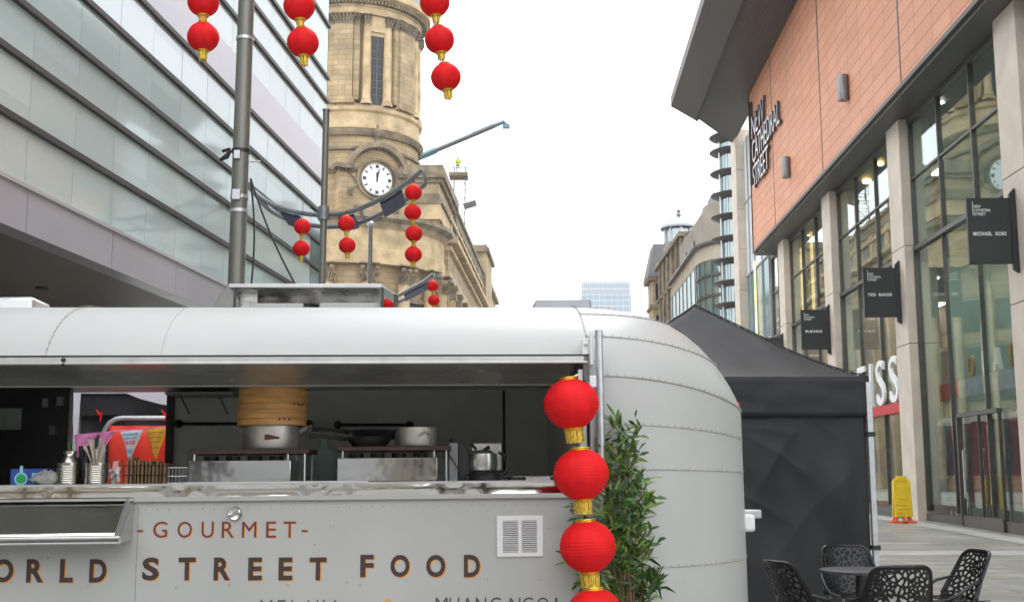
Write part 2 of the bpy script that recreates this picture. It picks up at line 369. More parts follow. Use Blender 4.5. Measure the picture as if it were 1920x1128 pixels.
for k in range(5):
    b = MB(); b.lathe([(.01, 0), (.11, 0), (.13, .03), (.13, .06)], (-2.2, -9 - 4 * k, z_fb - .02), n=16); b.build('downlight', K['black'], t)
b = MB(); b.box(-20, -6, Y0, -.4, 0, z_fb + .1); b.box(-20, -.31, Y0, -.05, z_fb + .22, fins[-1] + .6); b.build('core_wall', K['soffit'], t)
for k in range(8): MB().box(-5.4, -4.9, -5.5 * k - 3, -5.5 * k - 2.5, 0, z_fb + .02).build('pillar', K['fascia'], t)
MB().box(-.35, .08, Y0, .06, fins[-1] + .05, fins[-1] + .9).build('parapet', K['fascia'], t)

# ================================================================= sandstone building with clock tower
T = Vector((-13.0, 93.0, 0)); MT = frame(T)
t = thing('clock_tower_building', 'old sandstone building with round corner clock tower and colonnaded wing along the street', 'building', MT)
R1, R2 = 5.3, 7.4
def pol(r, a, z=0): return (r * math.sin(R(a)), -r * math.cos(R(a)), z)
zT = lambda py, Y=88: atY(700, py, Y).z
z0, z45, z30, z195, z240, z300, z410, z455, z500, z530 = [zT(y) for y in (0, 45, 28, 195, 243, 300, 410, 452, 500, 530)]
b = MB(); b.lathe([(R1 - .55, z195), (R1 - .55, z0 + 6)], n=72); b.lathe([(R1 - .12, z300 - 6), (R1 - .12, z195)], n=72)
b.lathe([(R2 - .5, .25), (R2 - .5, z410)], n=72); b.build('tower_wall', K['stone'], t, angle=60)
def ring(name, prof, m, a0=-80, a1=120, n=60): MB().lathe(prof, a0=a0, a1=a1, n=n).build(name, K[m], t, angle=28)
# pedestal course under the columns
ring('pedestal_course', [(R1 - .1, z240), (R1 + .12, z240 + .1), (R1 + .12, z240 + .35), (R1 - .02, z240 + .45), (R1 - .02, z195 - .7), (R1 + .18, z195 - .55), (R1 + .22, z195 - .3), (R1, z195 - .2), (R1 - .6, z195)], 'stoneP')
ring('clock_stage_cornice', [(R1 - .2, z240 - .55), (R1 + .1, z240 - .5), (R1 + .3, z240 - .25), (R1 + .34, z240 - .05), (R1 - .1, z240 + .02)], 'stoneD')
zc = z0 - .35
ring('upper_cornice', [(R1 - .55, z30 + .0), (R1 + .02, z30 + .05), (R1 + .02, z30 + .6), (R1 + .12, z30 + .65), (R1 + .12, zc), (R1 + .55, zc + .3), (R1 + .8, zc + .35), (R1 + .85, zc + .8), (R1, zc + .9)], 'stoneP')
b = MB()
for k in range(70):
    a = -80 + 200 * k / 69; M = Matrix.Rotation(R(a), 4, 'Z'); b.box(-.09, .09, -R1 - .5, -R1 - .1, zc - .12, zc + .24, M=M)
b.build('dentil_course', K['stoneD'], t)
b = MB(); b.lathe([(R1 + .4, zc + .85), (R1 + .2, zc + 2), (R1 - .6, zc + 5), (R1 - 2.5, zc + 8), (.01, zc + 9.5)], n=48); b.build('dome', K['lead'], t)
def capital(b, x, y, z, w, M, m=0, h=.75):
    b.box(x - w * .5, x + w * .5, y - .1, y + .4, z, z + .08, m, M)
    for i in range(3):
        ww = w * (.52 + .1 * i)
        k = max(3, int(w * 5))
        for j in range(k):
            xx = x - ww + (j + .5) * 2 * ww / k
            b.box(xx - ww / k * .75, xx + ww / k * .75, y - .12 - .07 * i, y + .3, z + .1 + .18 * i, z + .26 + .18 * i, m, M)
            b.box(xx - ww / k * .4, xx + ww / k * .4, y - .18 - .08 * i, y + .1, z + .2 + .18 * i, z + .30 + .18 * i, m, M)
    b.box(x - w * .68, x + w * .68, y - .34, y + .4, z + h - .1, z + h, m, M)
for ax in (-34, 26, 86):
    for da in (-30.5, 29.5):
        pass
    for da in (-9.5, 10.5):                 # slim round columns beside the opening
        a = ax + da; b = MB(); c = pol(R1 - .28, a)
        b.lathe([(.48, z195), (.48, z195 + .18), (.40, z195 + .3), (.44, z195 + .4), (.36, z195 + .5), (.36, z195 + 2.4), (.30, z30 - .8)], c, n=16)
        o = b.build('column', K['stoneP'], t, angle=50)
        b = MB(); M = Matrix.Rotation(R(a), 4, 'Z'); capital(b, 0, -R1 + .05, z30 - .82, .52, M, h=.82); b.build('capital', K['stoneD'], o)
    M = Matrix.Rotation(R(ax + .5), 4, 'Z')
    o = MB().box(-.62, .62, -R1 + .42, -R1 + .6, z195 + .05, z30 - 1.6, M=M).build('window', K['black'], t)
    MB().box(-.62, .62, -R1 + .36, -R1 + .5, z30 - 1.6, z30 - 1.3, M=M).build('window_head', K['stoneP'], o)
    b = MB(); b.box(-.03, .03, -R1 + .38, -R1 + .43, z195 + .1, z30 - 1.6, M=M)
    for q in range(9): b.box(-.6, .6, -R1 + .39, -R1 + .43, z195 + .6 * q + .3, z195 + .6 * q + .34, M=M)
    b.build('lattice', K['slate'], o)
    b = MB(); b.box(-.8, .8, -R1 + .2, -R1 + .6, z30 - 1.3, z30, M=M); b.build('transom_wall', K['stoneP'], t)
for a in (-64, -4, 56, 116):
    b = MB(); M = Matrix.Rotation(R(a), 4, 'Z')
    b.box(-.75, .75, -R1 - .05, -R1 + 1, z195 + .45, z30 - .8, M=M)
    b.box(-.95, .95, -R1 - .18, -R1 + 1, z195, z195 + .22, M=M); b.box(-.88, .88, -R1 - .12, -R1 + 1, z195 + .22, z195 + .45, M=M)
    b.box(-1.25, -.78, -R1 + .12, -R1 + 1, z195 + .3, z30 - .8, M=M); b.box(.78, 1.25, -R1 + .12, -R1 + 1, z195 + .3, z30 - .8, M=M)
    o = b.build('pilaster', K['stone'], t)
    b = MB(); capital(b, 0, -R1 - .02, z30 - .8, 1.5, M, h=.8); capital(b, -1.05, -R1 + .15, z30 - .8, .45, M, h=.8); capital(b, 1.05, -R1 + .15, z30 - .8, .45, M, h=.8)
    b.build('capital', K['stoneD'], o)
# clock stage
CA = 26.5; MC = Matrix.Rotation(R(CA), 4, 'Z'); zk = atY(712, 338, 88.4).z; rk = 30 / F * 88.6
b = MB(); b.box(-3.0, 3.0, -R1 - .05, -R1 + 1.5, z410 + .3, z300 - .9, M=MC)
P = [(2.35 * math.cos(R(a)), 2.35 * math.sin(R(a))) for a in range(0, 181, 12)]
MA = MC @ Matrix.Translation((0, -R1 - .05, z300 - .9 - .35)) @ Matrix.Rotation(R(90), 4, 'X')
b.prism(P, -1.5, 0, M=MA); b.build('clock_bay', K['stone'], t)
def arch(name, m, r, w, d0, d1, a0=18, a1=162):
    b = MB(); n = 24
    for i in range(n):
        A, B = R(a0 + (a1 - a0) * i / n), R(a0 + (a1 - a0) * (i + 1) / n)
        b.prism([(r * math.cos(A), r * math.sin(A)), ((r + w) * math.cos(A), (r + w) * math.sin(A)), ((r + w) * math.cos(B), (r + w) * math.sin(B)), (r * math.cos(B), r * math.sin(B))], d0, d1, M=MA)
    return b
b = arch('', '', 2.2, .42, -.2, .6, 14, 166)
for s in (-1, 1):
    b.box(s * 2.75 - .75, s * 2.75 + .75, -R1 - .62, -R1 + .3, z300 - 1.0, z300 - .62, M=MC)
    for q in range(5): b.box(s * 2.9 - .75 + q * .33, s * 2.9 - .6 + q * .33, -R1 - .32, -R1, z300 - 1.16, z300 - .98, M=MC)
for i in range(17):
    A = R(24 + 132 * i / 16); c = Vector((2.12 * math.cos(A), 2.12 * math.sin(A), .12)); b.ball(MA @ c, .11, 4)
b.build('hood_mould', K['stoneD'], t)
b = MB(); b.lathe([(.1, 0), (.32, .1), (.2, .3), (.12, .45), (.42, .75), (.5, 1.0), (.3, 1.15), (.1, 1.25), (.14, 1.45), (.02, 1.75)], pol(R1 + .1, CA, z300 + 1.3), n=14); b.build('finial', K['stoneD'], t)
MK = MC @ Matrix.Translation((0, -R1 - .06, zk)) @ Matrix.Rotation(R(90), 4, 'X')
def disc(b, r, d0, d1, m=0, n=48): b.prism([(r * math.cos(2 * math.pi * i / n), r * math.sin(2 * math.pi * i / n)) for i in range(n)], d0, d1, m, MK)
b = MB(); disc(b, rk * 1.27, 0, .03)
n = 48
for (ra, rb, dd) in ((rk * 1.22, rk * 1.38, .16), (rk * 1.02, rk * 1.12, .12)):
    for i in range(n):
        A, B = 2 * math.pi * i / n, 2 * math.pi * (i + 1) / n
        b.prism([(ra * math.cos(A), ra * math.sin(A)), (rb * math.cos(A), rb * math.sin(A)), (rb * math.cos(B), rb * math.sin(B)), (ra * math.cos(B), ra * math.sin(B))], 0, dd, M=MK)
ck = b.build('clock', K['stoneD'], t)
b = MB(); disc(b, rk * 1.03, .03, .08); b.build('clock_face', K['white'], ck)
b = MB()
for h in range(12):
    A = R(90 - 30 * h); wd = .13 if h % 3 == 0 else .06
    Mh = MK @ Matrix.Rotation(A, 4, 'Z'); b.box(rk * .74, rk * .95, -wd, wd, .08, .10, M=Mh)
b.build('numerals', K['black'], ck)
for (a, l, wd) in ((92, rk * .5, .055), (79, rk * .72, .04)):
    Mh = MK @ Matrix.Rotation(R(a), 4, 'Z'); b = MB(); b.prism([(-.2, -wd), (l * .8, -wd * 1.3), (l, 0), (l * .8, wd * 1.3), (-.2, wd)], .11, .13, M=Mh); b.build('hand', K['black'], ck)
ring('clock_stage_cornice', [(R1 - .2, z300 - 1.1), (R1 + .05, z300 - 1.05), (R1 + .1, z300 - .9), (R1 + .4, z300 - .85), (R1 + .45, z300 - .6), (R1 - .1, z300 - .55)], 'stoneD', -80, CA - 32, 24)
ring('clock_stage_cornice', [(R1 - .2, z300 - 1.1), (R1 + .05, z300 - 1.05), (R1 + .1, z300 - .9), (R1 + .4, z300 - .85), (R1 + .45, z300 - .6), (R1 - .1, z300 - .55)], 'stoneD', CA + 32, 120, 24)
ring('string_course', [(R1 - .13, z300 + .75), (R1 + .12, z300 + .8), (R1 + .15, z300 + 1.0), (R1 - .13, z300 + 1.05)], 'stoneD')
# carved garland and scrolls under the clock
b = MB()
for i in range(40):
    u = i / 39 * 2 - 1; c = MC @ Vector((u * 1.7, -R1 - .28, zk - 2.35 - .55 * (1 - u * u) + rnd.uniform(-.08, .08))); b.ball(c, rnd.uniform(.13, .24), 4)
for s in (-1, 1):
    for i in range(22):
        q = i / 21; c = MC @ Vector((s * (1.9 + .35 * math.sin(q * 9)), -R1 - .2, zk + .7 - q * 2.2)); b.ball(c, .12 + .05 * math.sin(q * 17), 4)
b.build('carved_garland', K['stoneD'], t)
ring('clock_stage_base', [(R1 - .1, z410 + .5), (R1 + .3, z410 + .45), (R1 + .35, z410 + .1), (R2 - .6, z410)], 'stoneP')
# main entablature at the round corner
A0, A1 = -70, 92
def wingprof(dr): return dr
EP = [(0, z410), (.75, z410 - .1), (.8, z410 - .45), (.35, z410 - .7), (.3, z410 - 1.05), (.02, z410 - 1.15), (.02, z455 - .9), (.14, z455 - 1.0), (.14, z500 - .1), (-.05, z500 - .1), (-.5, z500 - .12)]
MB().lathe([(R2 + d, z) for d, z in EP[:5]][::-1], a0=A0, a1=A1, n=60).build('entablature_cornice', K['stoneD'], t, angle=28)
MB().lathe([(R2 + d, z) for d, z in EP[4:]][::-1], a0=A0, a1=A1, n=60).build('main_entablature', K['stoneP'], t, angle=28)
b = MB()
for k in range(90):
    a = A0 + (A1 - A0) * k / 89; M = Matrix.Rotation(R(a), 4, 'Z'); b.box(-.07, .07, -R2 - .3, -R2, z410 - 1.02, z410 - .72, M=M)
b.build('dentil_course', K['stoneD'], t)
for a in (-30, -7, 17, 40, 62, 84):
    c = pol(R2 - .05, a); b = MB()
    b.lathe([(.62, 1.2), (.62, 1.5), (.52, 1.7), (.52, 6), (.45, z500 - 1.4)], c, n=18)
    o = b.build('column', K['stoneP'], t, angle=50)
    b = MB(); M = Matrix.Rotation(R(a), 4, 'Z'); capital(b, 0, -R2 - .4, z500 - 1.5, 1.1, M, h=1.38)
    for s in (-.55, 0, .55): b.ball(M @ Vector((s, -R2 - .72, z500 - .55)), .2, 5)
    b.build('capital', K['stoneD'], o)
for a in (-18.5, 5, 28.5, 51, 73):
    M = Matrix.Rotation(R(a), 4, 'Z')
    for (za, zb) in ((12.3, 14.6), (7, 11), (1.5, 5.5)):
        o = MB().box(-.85, .85, -R2 + .38, -R2 + .6, za, zb, M=M).build('window', K['black'], t)
        MB().box(-1.1, 1.1, -R2 + .25, -R2 + .5, zb, zb + .3, M=M).build('window_head', K['stoneD'], o)
# street wing: local frame along the street
sx = .05; XW = lambda Y: -5.7 + sx * (Y - 88)
MW = Matrix.Translation(-T) @ frame((XW(88), 88, 0), -math.atan(sx))
ww = MB()
def wtop(py, px, Y): return atY(px, py, Y).z
zt1, zt1b, zt1c = wtop(303, 821, 88), wtop(336, 821, 88), wtop(376, 821, 88)
zw = wtop(395, 848, 101)
ww.box(-9, 0, 7.3, 13, .25, zt1c, M=MW); ww.box(-4.5, -.15, 1.2, 12, z410, zt1b, M=MW); ww.box(-9, 0, 13, 46, .25, zw - 1.2, M=MW)
ww.box(-9, .5, 44, 54, .25, wtop(466, 905, 134) - .8, M=MW); ww.box(-9, -.2, 54, 72, .25, wtop(560, 930, 158) - .6, M=MW)
ww.build('wing_wall', K['stone'], t)
b = MB()
b.box(-5, .35, .7, 12.5, zt1b + .35, zt1 - .35, M=MW); b.box(-5, .12, .95, 12.3, zt1b, zt1b + .35, M=MW); b.box(-5, .2, .85, 12.4, zt1 - .35, zt1, M=MW)
b.box(-5, .2, .9, 13, zt1c, zt1c + .35, M=MW); b.box(-5, -.02, 1.05, 13, zt1c + .35, zt1c + .8, M=MW)
b.build('attic_cornice', K['stoneD'], t)
b = MB(); b.box(-4.8, .02, 1.0, 13, z410 + .2, zt1c, M=MW); b.build('attic_block', K['stoneP'], t)
b = MB()
for (d, za, zb) in ((.3, zw - .35, zw), (.1, zw - 1.2, zw - .35)): b.box(-2, d, 13, 44, za, zb, M=MW)
zp = wtop(466, 905, 134)
for (d, za, zb) in ((.85, zp - .8, zp - .3), (.6, zp - .3, zp)): b.box(-3, d, 43.6, 54.4, za, zb, M=MW)
zq = wtop(560, 930, 158)
b.box(-3, .3, 54.4, 72, zq - .6, zq, M=MW)
b.build('wing_parapet', K['stoneD'], t)
b = MB()
for (d, z) in [(.8, z410 - .45), (.3, z410 - 1.1)]: b.box(-1, d, 7.2, 72, z, z + .4, M=MW)
b.box(-1, .14, 7.2, 72, z500 - .1, z455 - 1, M=MW); b.box(-1, .25, 7.2, 72, z410 + 1.6, z410 + 1.9, M=MW)
b.build('wing_cornice', K['stoneP'], t)
for k in range(13):
    y = 8.5 + 4.9 * k; b = MB(); b.box(-.3, .42, y, y + .9, .3, z500 - 1.3, M=MW); b.box(-.3, .12, y, y + .9, z410 + .3, zw - 1.3, M=MW); o = b.build('pilaster', K['stoneP'], t)
    b = MB(); b.box(-.3, .65, y - .15, y + 1.05, z500 - .4, z500 - .1, M=MW); b.box(-.3, .55, y - .05, y + .95, z500 - 1.3, z500 - .4, M=MW); b.build('capital', K['stoneD'], o)
    for (za, zb) in ((zw - 3.6, zw - 1.9), (11.5, 14.4), (6.5, 10), (1.5, 5)):
        MB().box(-.3, .03, y + 1.7, y + 3.9, za, zb, M=MW).build('window', K['black'], t)

# ================================================================= right shopping building
MR = frame((10.1, 0, 0), -math.atan(.037))
t = thing('shopping_arcade', 'modern shopping building with orange terracotta upper storey above tall glazed shop bays', 'building', MR)
Z1, Z2, ZT = 7.93, 11.9, 19.7
g0 = .25
cols = [6.8, 15.45, 24.1, 32.75, 41.4, 50.05]
YN, YF = 2.0, 54.0
b = MB(); b.box(-.6, 8, YN, YF, Z2 + .12, ZT); b.build('terracotta_wall', K['terra'], t)
b = MB(); b.box(-.66, 0, YN, YF + .04, Z2, Z2 + .12); b.box(-.645, -.3, YF - .02, YF + .06, Z2 + .12, ZT + .05); b.build('terracotta_trim', K['edge'], t)
for y in (48.5, 39.6, 30.3, 21, 12): MB().box(-.612, -.5, y - .045, y + .045, Z2 + .13, ZT).build('panel_joint', K['edge'], t)
b = MB(); b.box(-.55, .6, YN, YF, Z2 - .10, Z2 - .003); b.build('arcade_soffit', K['edge'], t)
# big overhanging eaves
Mi = MR.inverted()
pA = Mi @ atY(1258, 200, 56); ez = pA.z; xo = pA.x
b = MB()
def slab(pts, th, m=0): b.add([(x, y, z) for x, y, z in pts] + [(x, y, z + th) for x, y, z in pts], [(3, 2, 1, 0), (4, 5, 6, 7), (0, 1, 5, 4), (1, 2, 6, 5), (2, 3, 7, 6), (3, 0, 4, 7)], m)
xm = hit(MR, 2, ez, 1305, 218).x; ye = pA.y; ym = hit(MR, 2, ez, 1305, 218).y; yi = hit(MR, 2, ez, 1395, 262).y
slab([(xo, YN, ez), (xo, ye, ez), (xm, ym, ez - .25), (xm, YN, ez - .25)], .5)
b.build('eave_edge', K['under'], t)
b = MB(); slab([(xm + .05, YN, ez - .1), (xm + .05, ym, ez - .1), (-.1, 62.3, ez - .1), (-.1, YN, ez - .1)], .5)
b.build('eave', K['under'], t)
b = MB()
for k in range(1, 20):
    x = xm + .05 + k * .16
    if x < -.2: b.box(x - .012, x + .012, YN, 55, ez - .112, ez - .09)
b.box(xm - .03, xm + .09, YN, ym - .1, ez - .30, ez - .05); b.build('eave_joints_and_shade_gap', K['black'], t)  # plank joints, plus a black strip painting the shade gap between eave panels
MB().box(-.2, 7, YN, YF, ZT + .02, ez + 1.6).build('roof', K['slate'], t)
for (px, py, s) in ((1590, 165, .1), (1481, 314, .1)):
    h = hit(MR, 0, -.6, px, py); b = MB(); b.lathe([(.02, -.42), (.17, -.42), (.18, -.38), (.18, .38), (.17, .42), (.02, .42)], (h.x - .16, h.y, h.z), n=16); b.build('wall_lamp', K['grey'], t)
# pillars
for y in cols:
    b = MB()
    for (za, zb) in ((gz(30) if y > 30 else gz(y), 5.2), (5.22, Z1 + .1), (Z1 + .12, Z2 - .1)): b.box(0, .9, y, y + 1.25, za, zb)
    b.build('pillar', K['col'], t, bevel=.01)
# bays
for i, y0 in enumerate([YN] + [c + 1.25 for c in cols]):
    y1 = (cols + [54.4])[i] if i < 7 else 54.4
    if y1 - y0 < 1: continue
    big = y1 - y0 > 5
    n = 3 if big else 2
    if i == 0: n = 2
    o = bpy.data.objects.new('shop_window', None)
    gm = MB(); gm.box(.33, .35, y0, y1, .7, Z2 - .1); o = gm.build('shop_window', K['glass'], t)
    b = MB(); zlo = gz(y0)
    b.box(.24, .46, y0, y1, zlo - .1, zlo + .28); b.box(.24, .44, y0, y1, Z1 - .06, Z1 + .06); b.box(.24, .44, y0, y1, Z2 - .25, Z2 - .101)
    b.box(.28, .40, y0, y1, 9.96, 10.02)
    for k in range(n + 1):
        y = y0 + (y1 - y0) * k / n; wd = .06 if k in (0, n) else .035
        b.box(.27, .41, y - wd, y + wd, Z1 + .06, Z2 - .25)
        if k in (0, n): b.box(.25, .43, y - wd, y + wd, zlo + .35, Z1 - .06)
        else: b.box(.25, .36, y - .012, y + .012, zlo + .35, Z1 - .06)
    b.build('window_frame', K['frame'], o)
b = MB(); b.box(.5, 7, YN, YF, Z1 - .35, Z1 - .1); b.box(.5, 7, YN, YF, Z2 - .09, Z2 + .1); b.build('inner_ceiling', K['soffit'], t)
b = MB(); b.box(.5, 7, YN, YF, .1, .24); b.build('inner_floor', K['shopf'], t)
b = MB(); b.box(6.5, 7, YN, YF, .24, Z2 - .1); b.build('inner_wall', K['shopw'], t)
for y in (23.9, 32.2, 42.0, 50.7): MB().box(1, 6.4, y, y + .2, .24, Z2 - .1).build('partition', K['teal'] if y < 34 else K['shopw'], t)
for k in range(17):  # glowing ceiling panels added to lift the dark shop interior
    y = 8 + 2.75 * k
    for x in (1.6, 3.6): MB().box(x, x + .25, y, y + 1.3, Z1 - .40, Z1 - .352).build('ceiling_fill_panel', K['panel'], t)
    MB().box(3.0, 3.2, y, y + .9, Z2 - .14, Z2 - .092).build('ceiling_fill_panel', K['panel'], t)
# ceiling lamps seen in the upper glazing
for (px, py, m, rr) in ((1625, 338, 'lamp', .16), (1650, 305, 'lamp', .12), (1765, 190, 'lampw', .07), (1515, 425, 'lamp', .05)):
    h = hit(MR, 2, Z2 - .12, px, py); xx, yy = h.x, h.y
    if xx < .6: xx = .9; yy = hit(MR, 0, .9, px, py).y
    b = MB(); b.ball((xx, yy, Z2 - .16), rr, 8, sz=.6); b.build('ceiling_lamp', K[m], t)
for px, ya, yb in ((1500, 465, 600), (1518, 435, 590), (1419, 490, 640)):
    h1 = hit(MR, 0, .62 if px > 1450 else .25, px, ya); h2 = hit(MR, 0, .62 if px > 1450 else .25, px + 3, yb)
    if px > 1450: b = MB(); b.box(h1.x, h1.x + .1, h1.y - .07, h1.y + .07, h2.z, h1.z); b.build('strip_light', K['strip'], t)
# glazed link past the end of the orange block
MB().box(.25, .27, 54.5, 61, 12, ez - .4).build('link_glazing', K['lglass2'], t); MB().box(.25, .27, 54.5, 61, .3, 11.98).build('link_glazing', K['tglass'], t)
b = MB()
for z in (4, 8, 12, 16): b.box(.18, .25, 54.5, 61, z - .05, z + .05)
for y in (54.6, 56.5, 58.5, 59.9): b.box(.18, .25, y - .04, y + .04, .3, ez - .4)
b.build('link_frame', K['fascia'], t)
h1 = hit(MR, 0, .2, 1417, 490); h2 = hit(MR, 0, .2, 1422, 640)
MB().box(.10, .17, h1.y - .05, h1.y + .05, h2.z, h1.z).build('strip_light', K['strip'], t)
# shop front: fascia letters on one bay, banner, doors, garments
def letters(txt, xs, x, z, h, w, m, parent, name='lettering'):
    for ch, yy in zip(txt, xs):
        b = MB()
        vs, fs, W = text_mesh(ch, h, w * (.2 if ch == 'I' else .9), bold=0, depth=.08)
        b.add([(x - v.y, yy - v.x, z + v.z) for v in vs], fs)
        b.build(name, K[m], parent)
hz0 = hit(MR, 0, .2, 1660, 758).z; hz1 = hit(MR, 0, .2, 1660, 672).z
letters('REISS', (40.6, 39.2, 37.7, 36.95, 35.5), .2, hz0, hz1 - hz0, 1.0, 'letter', t, 'fascia_letter')
MB().box(.16, .2, 34.1, 41.3, hz0 - .32, hz0 - .02).build('red_reflection_band', K['banner'], t)  # solid red strip stands in for a red reflection below the letters
hz0 = hit(MR, 0, .6, 1822, 700).z; hz1 = hit(MR, 0, .6, 1822, 660).z
for ch, px in (('D', 1822), ('I', 1852), ('A', 1872), ('I', 1903)):
    h = hit(MR, 0, .9, px, 690); vs, fs, W = text_mesh(ch, (hz1 - hz0) * 1.05, .5 * (.3 if ch == 'I' else 1), bold=.03, depth=.08)
    b = MB(); b.add([(.9 - v.y, h.y + .25 - v.x, hz0 + v.z) for v in vs], fs); b.build('hanging_letter', K['bamboo' if px in (1822, 1903) else 'letter'], t)
ha = hit(MR, 0, .8, 1740, 757); hb = hit(MR, 0, .8, 1740, 727); hc = hit(MR, 0, .8, 1800, 740)
b = MB(); b.box(.78, .82, hc.y, ha.y, ha.z, hb.z, 0); b.box(.78, .82, 24.0, hc.y, ha.z, hb.z, 1); b.build('window_banner', [K['banner'], K['bannerp']], t)
# glass door with long handle, near right
yd = hit(MR, 0, .3, 1846, 880).y
b = MB(); zd = 2.95
b.box(.22, .3, yd - 1.28, yd - 1.24, .25, zd); b.box(.23, .3, yd + .07, yd + .10, .25, zd); b.box(.16, .3, yd + 1.35, yd + 1.43, .25, zd); b.box(.18, .32, yd - 1.3, yd + 1.43, zd, zd + .10)
b.box(.18, .28, yd - 1.3, yd + 1.43, .2, .5)
o = b.build('door', K['frame'], t)
for s in (.75,):
    b = MB(); y = yd + s; b.tube([(.12, y, .9), (.05, y - .05, .95), (.05, y - .05, 2.1), (.12, y, 2.15), (.12, y + .1, 2.1), (.12, y + .1, .95)], .02, 8, closed=True); b.build('handle', K['galv'], o)
# garment displays
for k, (px, m) in enumerate(((1781, 'coat2'), (1797, 'coat1'), (1814, 'coat2'), (1832, 'coat1'), (1850, 'coat1'), (1869, 'coat3'), (1889, 'coat2'), (1912, 'coat1'))):
    h = hit(MR, 0, .8, px, 850)
    g = thing('mannequin', 'headless mannequin in a %s long coat behind the shop glass, number %d from the pillar' % ({'coat1': 'maroon', 'coat2': 'dark grey', 'coat3': 'pale pink'}[m], k + 1), 'mannequin', MR @ Matrix.Translation((.8 + .18 * (k % 2), h.y, .24)) @ Matrix.Scale(1.14, 4, (0, 0, 1)), 'mannequins in the window display')
    g['label'] = ['leftmost coat mannequin in the window, dark grey and slim', 'maroon coat mannequin second from the pillar in the window', 'dark grey coat mannequin just before the glass door', 'maroon coat mannequin directly behind the glass door', 'maroon coat mannequin just right of the door handle', 'pale pink coat mannequin between maroon and grey coats', 'dark grey coat mannequin near the right frame edge', 'maroon coat mannequin rightmost in the window'][k]
    b = MB(); f = lambda r, z, a: r * (1 + .07 * math.sin(9 * a + z * 2)) * (1 - .35 * abs(math.cos(a)))
    b.lathe([(.42, .5), (.36, 1.0), (.30, 1.5), (.33, 1.9), (.38, 2.15), (.30, 2.3), (.12, 2.42), (.02, 2.46)], n=28, fn=f); b.build('coat', K[m], g)
    b = MB(); b.lathe([(.33, 2.28), (.30, 2.34), (.2, 2.42), (.13, 2.5)], n=28, fn=f); b.build('collar', K['coat3'], g)
    b = MB(); b.tube([(0, 0, .02), (0, 0, .55)], .03); b.lathe([(.01, .03), (.2, .03), (.2, 0)], n=16); b.build('stand', K['grey'], g)
# name in steel letters on the terracotta
hT = lambda px, py: hit(MR, 0, -.62, px, py)
y_l = hT(1413, 250).y
rows = [('NEW', 1437, 1414, 212, 257), ('CATHEDRAL', 1468, 1414, 263, 306), ('STREET', 1446, 1414, 312, 354)]
for (s, pr, pl, ya, yb) in rows:
    za, zb = hT(pl + 4, ya).z, hT(pl + 4, yb).z; yr_ = hT(pr, ya - 20).y; yl = y_l - .25
    vs, fs, W = text_mesh(s, za - zb, yl - yr_, bold=-.004, depth=.12)
    b = MB(); b.add([(-.70 - v.y, yl - v.x, zb + v.z) for v in vs], fs); b.build('name_lettering', [K['ldkey']], t)
    b = MB(); b.add([(-.763 - v.y * .02, yl - v.x, zb + v.z) for v in vs], fs); b.build('lettering_face', K['galv'], t)
MB().box(-.82, -.62, y_l + .1, y_l + .2, hT(1412, 352).z, hT(1412, 188).z).build('name_bar', K['ldkey'], t)
# stone pier at the far end
b = MB()
for k in range(9): b.box(-.2, 1.4, 61, 62.6, .3 + 2.2 * k, .3 + 2.2 * k + 2.18)
b.build('end_pier', K['col'], t)

# blade signs
def sign(yc, word, lab, wide=.93):
    g = thing('blade_sign', lab, 'sign', MR @ Matrix.Translation((-.02, yc, 6.03)), 'black blade signs on the arcade pillars')
    MB().box(-wide - .12, -.12, -.04, .04, 0, 1.46).build('panel', K['sign'], g, bevel=.006)
    b = MB(); b.add([(-.12, -.05, -.12), (-.12, .05, -.12), (.0, .05, -.2), (0, -.05, -.2), (-.12, -.05, 1.55), (-.12, .05, 1.55), (0, .05, 1.68), (0, -.05, 1.68)], [(3, 2, 1, 0), (4, 5, 6, 7), (0, 1, 5, 4), (1, 2, 6, 5), (2, 3, 7, 6), (3, 0, 4, 7)])
    b.build('bracket', K['sign'], g)
    b = MB()
    for j, (s, wd) in enumerate((('NEW', .15), ('CATHEDRAL', .36), ('STREET', .25))):
        vs, fs, W = text_mesh(s, .062, wd, bold=.01, depth=.004); b.add([(v.x - wide + .03, v.y - .043, 1.24 - .085 * j + v.z) for v in vs], fs)
    b.box(-wide + .0, -wide + .012, -.046, -.041, 1.07, 1.38)
    b.build('small_lettering', K['letter'], g)
    wd = .72 if len(word) > 5 else .62
    ws = word.split(); tot = sum(len(q) for q in ws) + len(ws) - 1; x0 = -wide / 2 - .12 - wd / 2
    for q in ws:
        wq = wd * len(q) / tot * .97; vs, fs, W = text_mesh(q, .085, wq, spacing=1.15, bold=.03, depth=.004)
        b = MB(); b.add([(x0 + v.x, v.y - .043, .62 + v.z) for v in vs], fs); b.build('shop_lettering', K['letter'], g); x0 += wd * (len(q) + 1) / tot
sign(24.7, 'MICHAEL KORS', 'black blade sign reading MICHAEL KORS on the nearest pillar')
sign(33.3, 'TED BAKER', 'black blade sign reading TED BAKER, second from the right')
sign(42.0, 'REISS', 'black blade sign reading REISS on the third pillar')
sign(50.7, 'REISS', 'small dark blade sign on the farthest pillar, just above the gazebo roof')

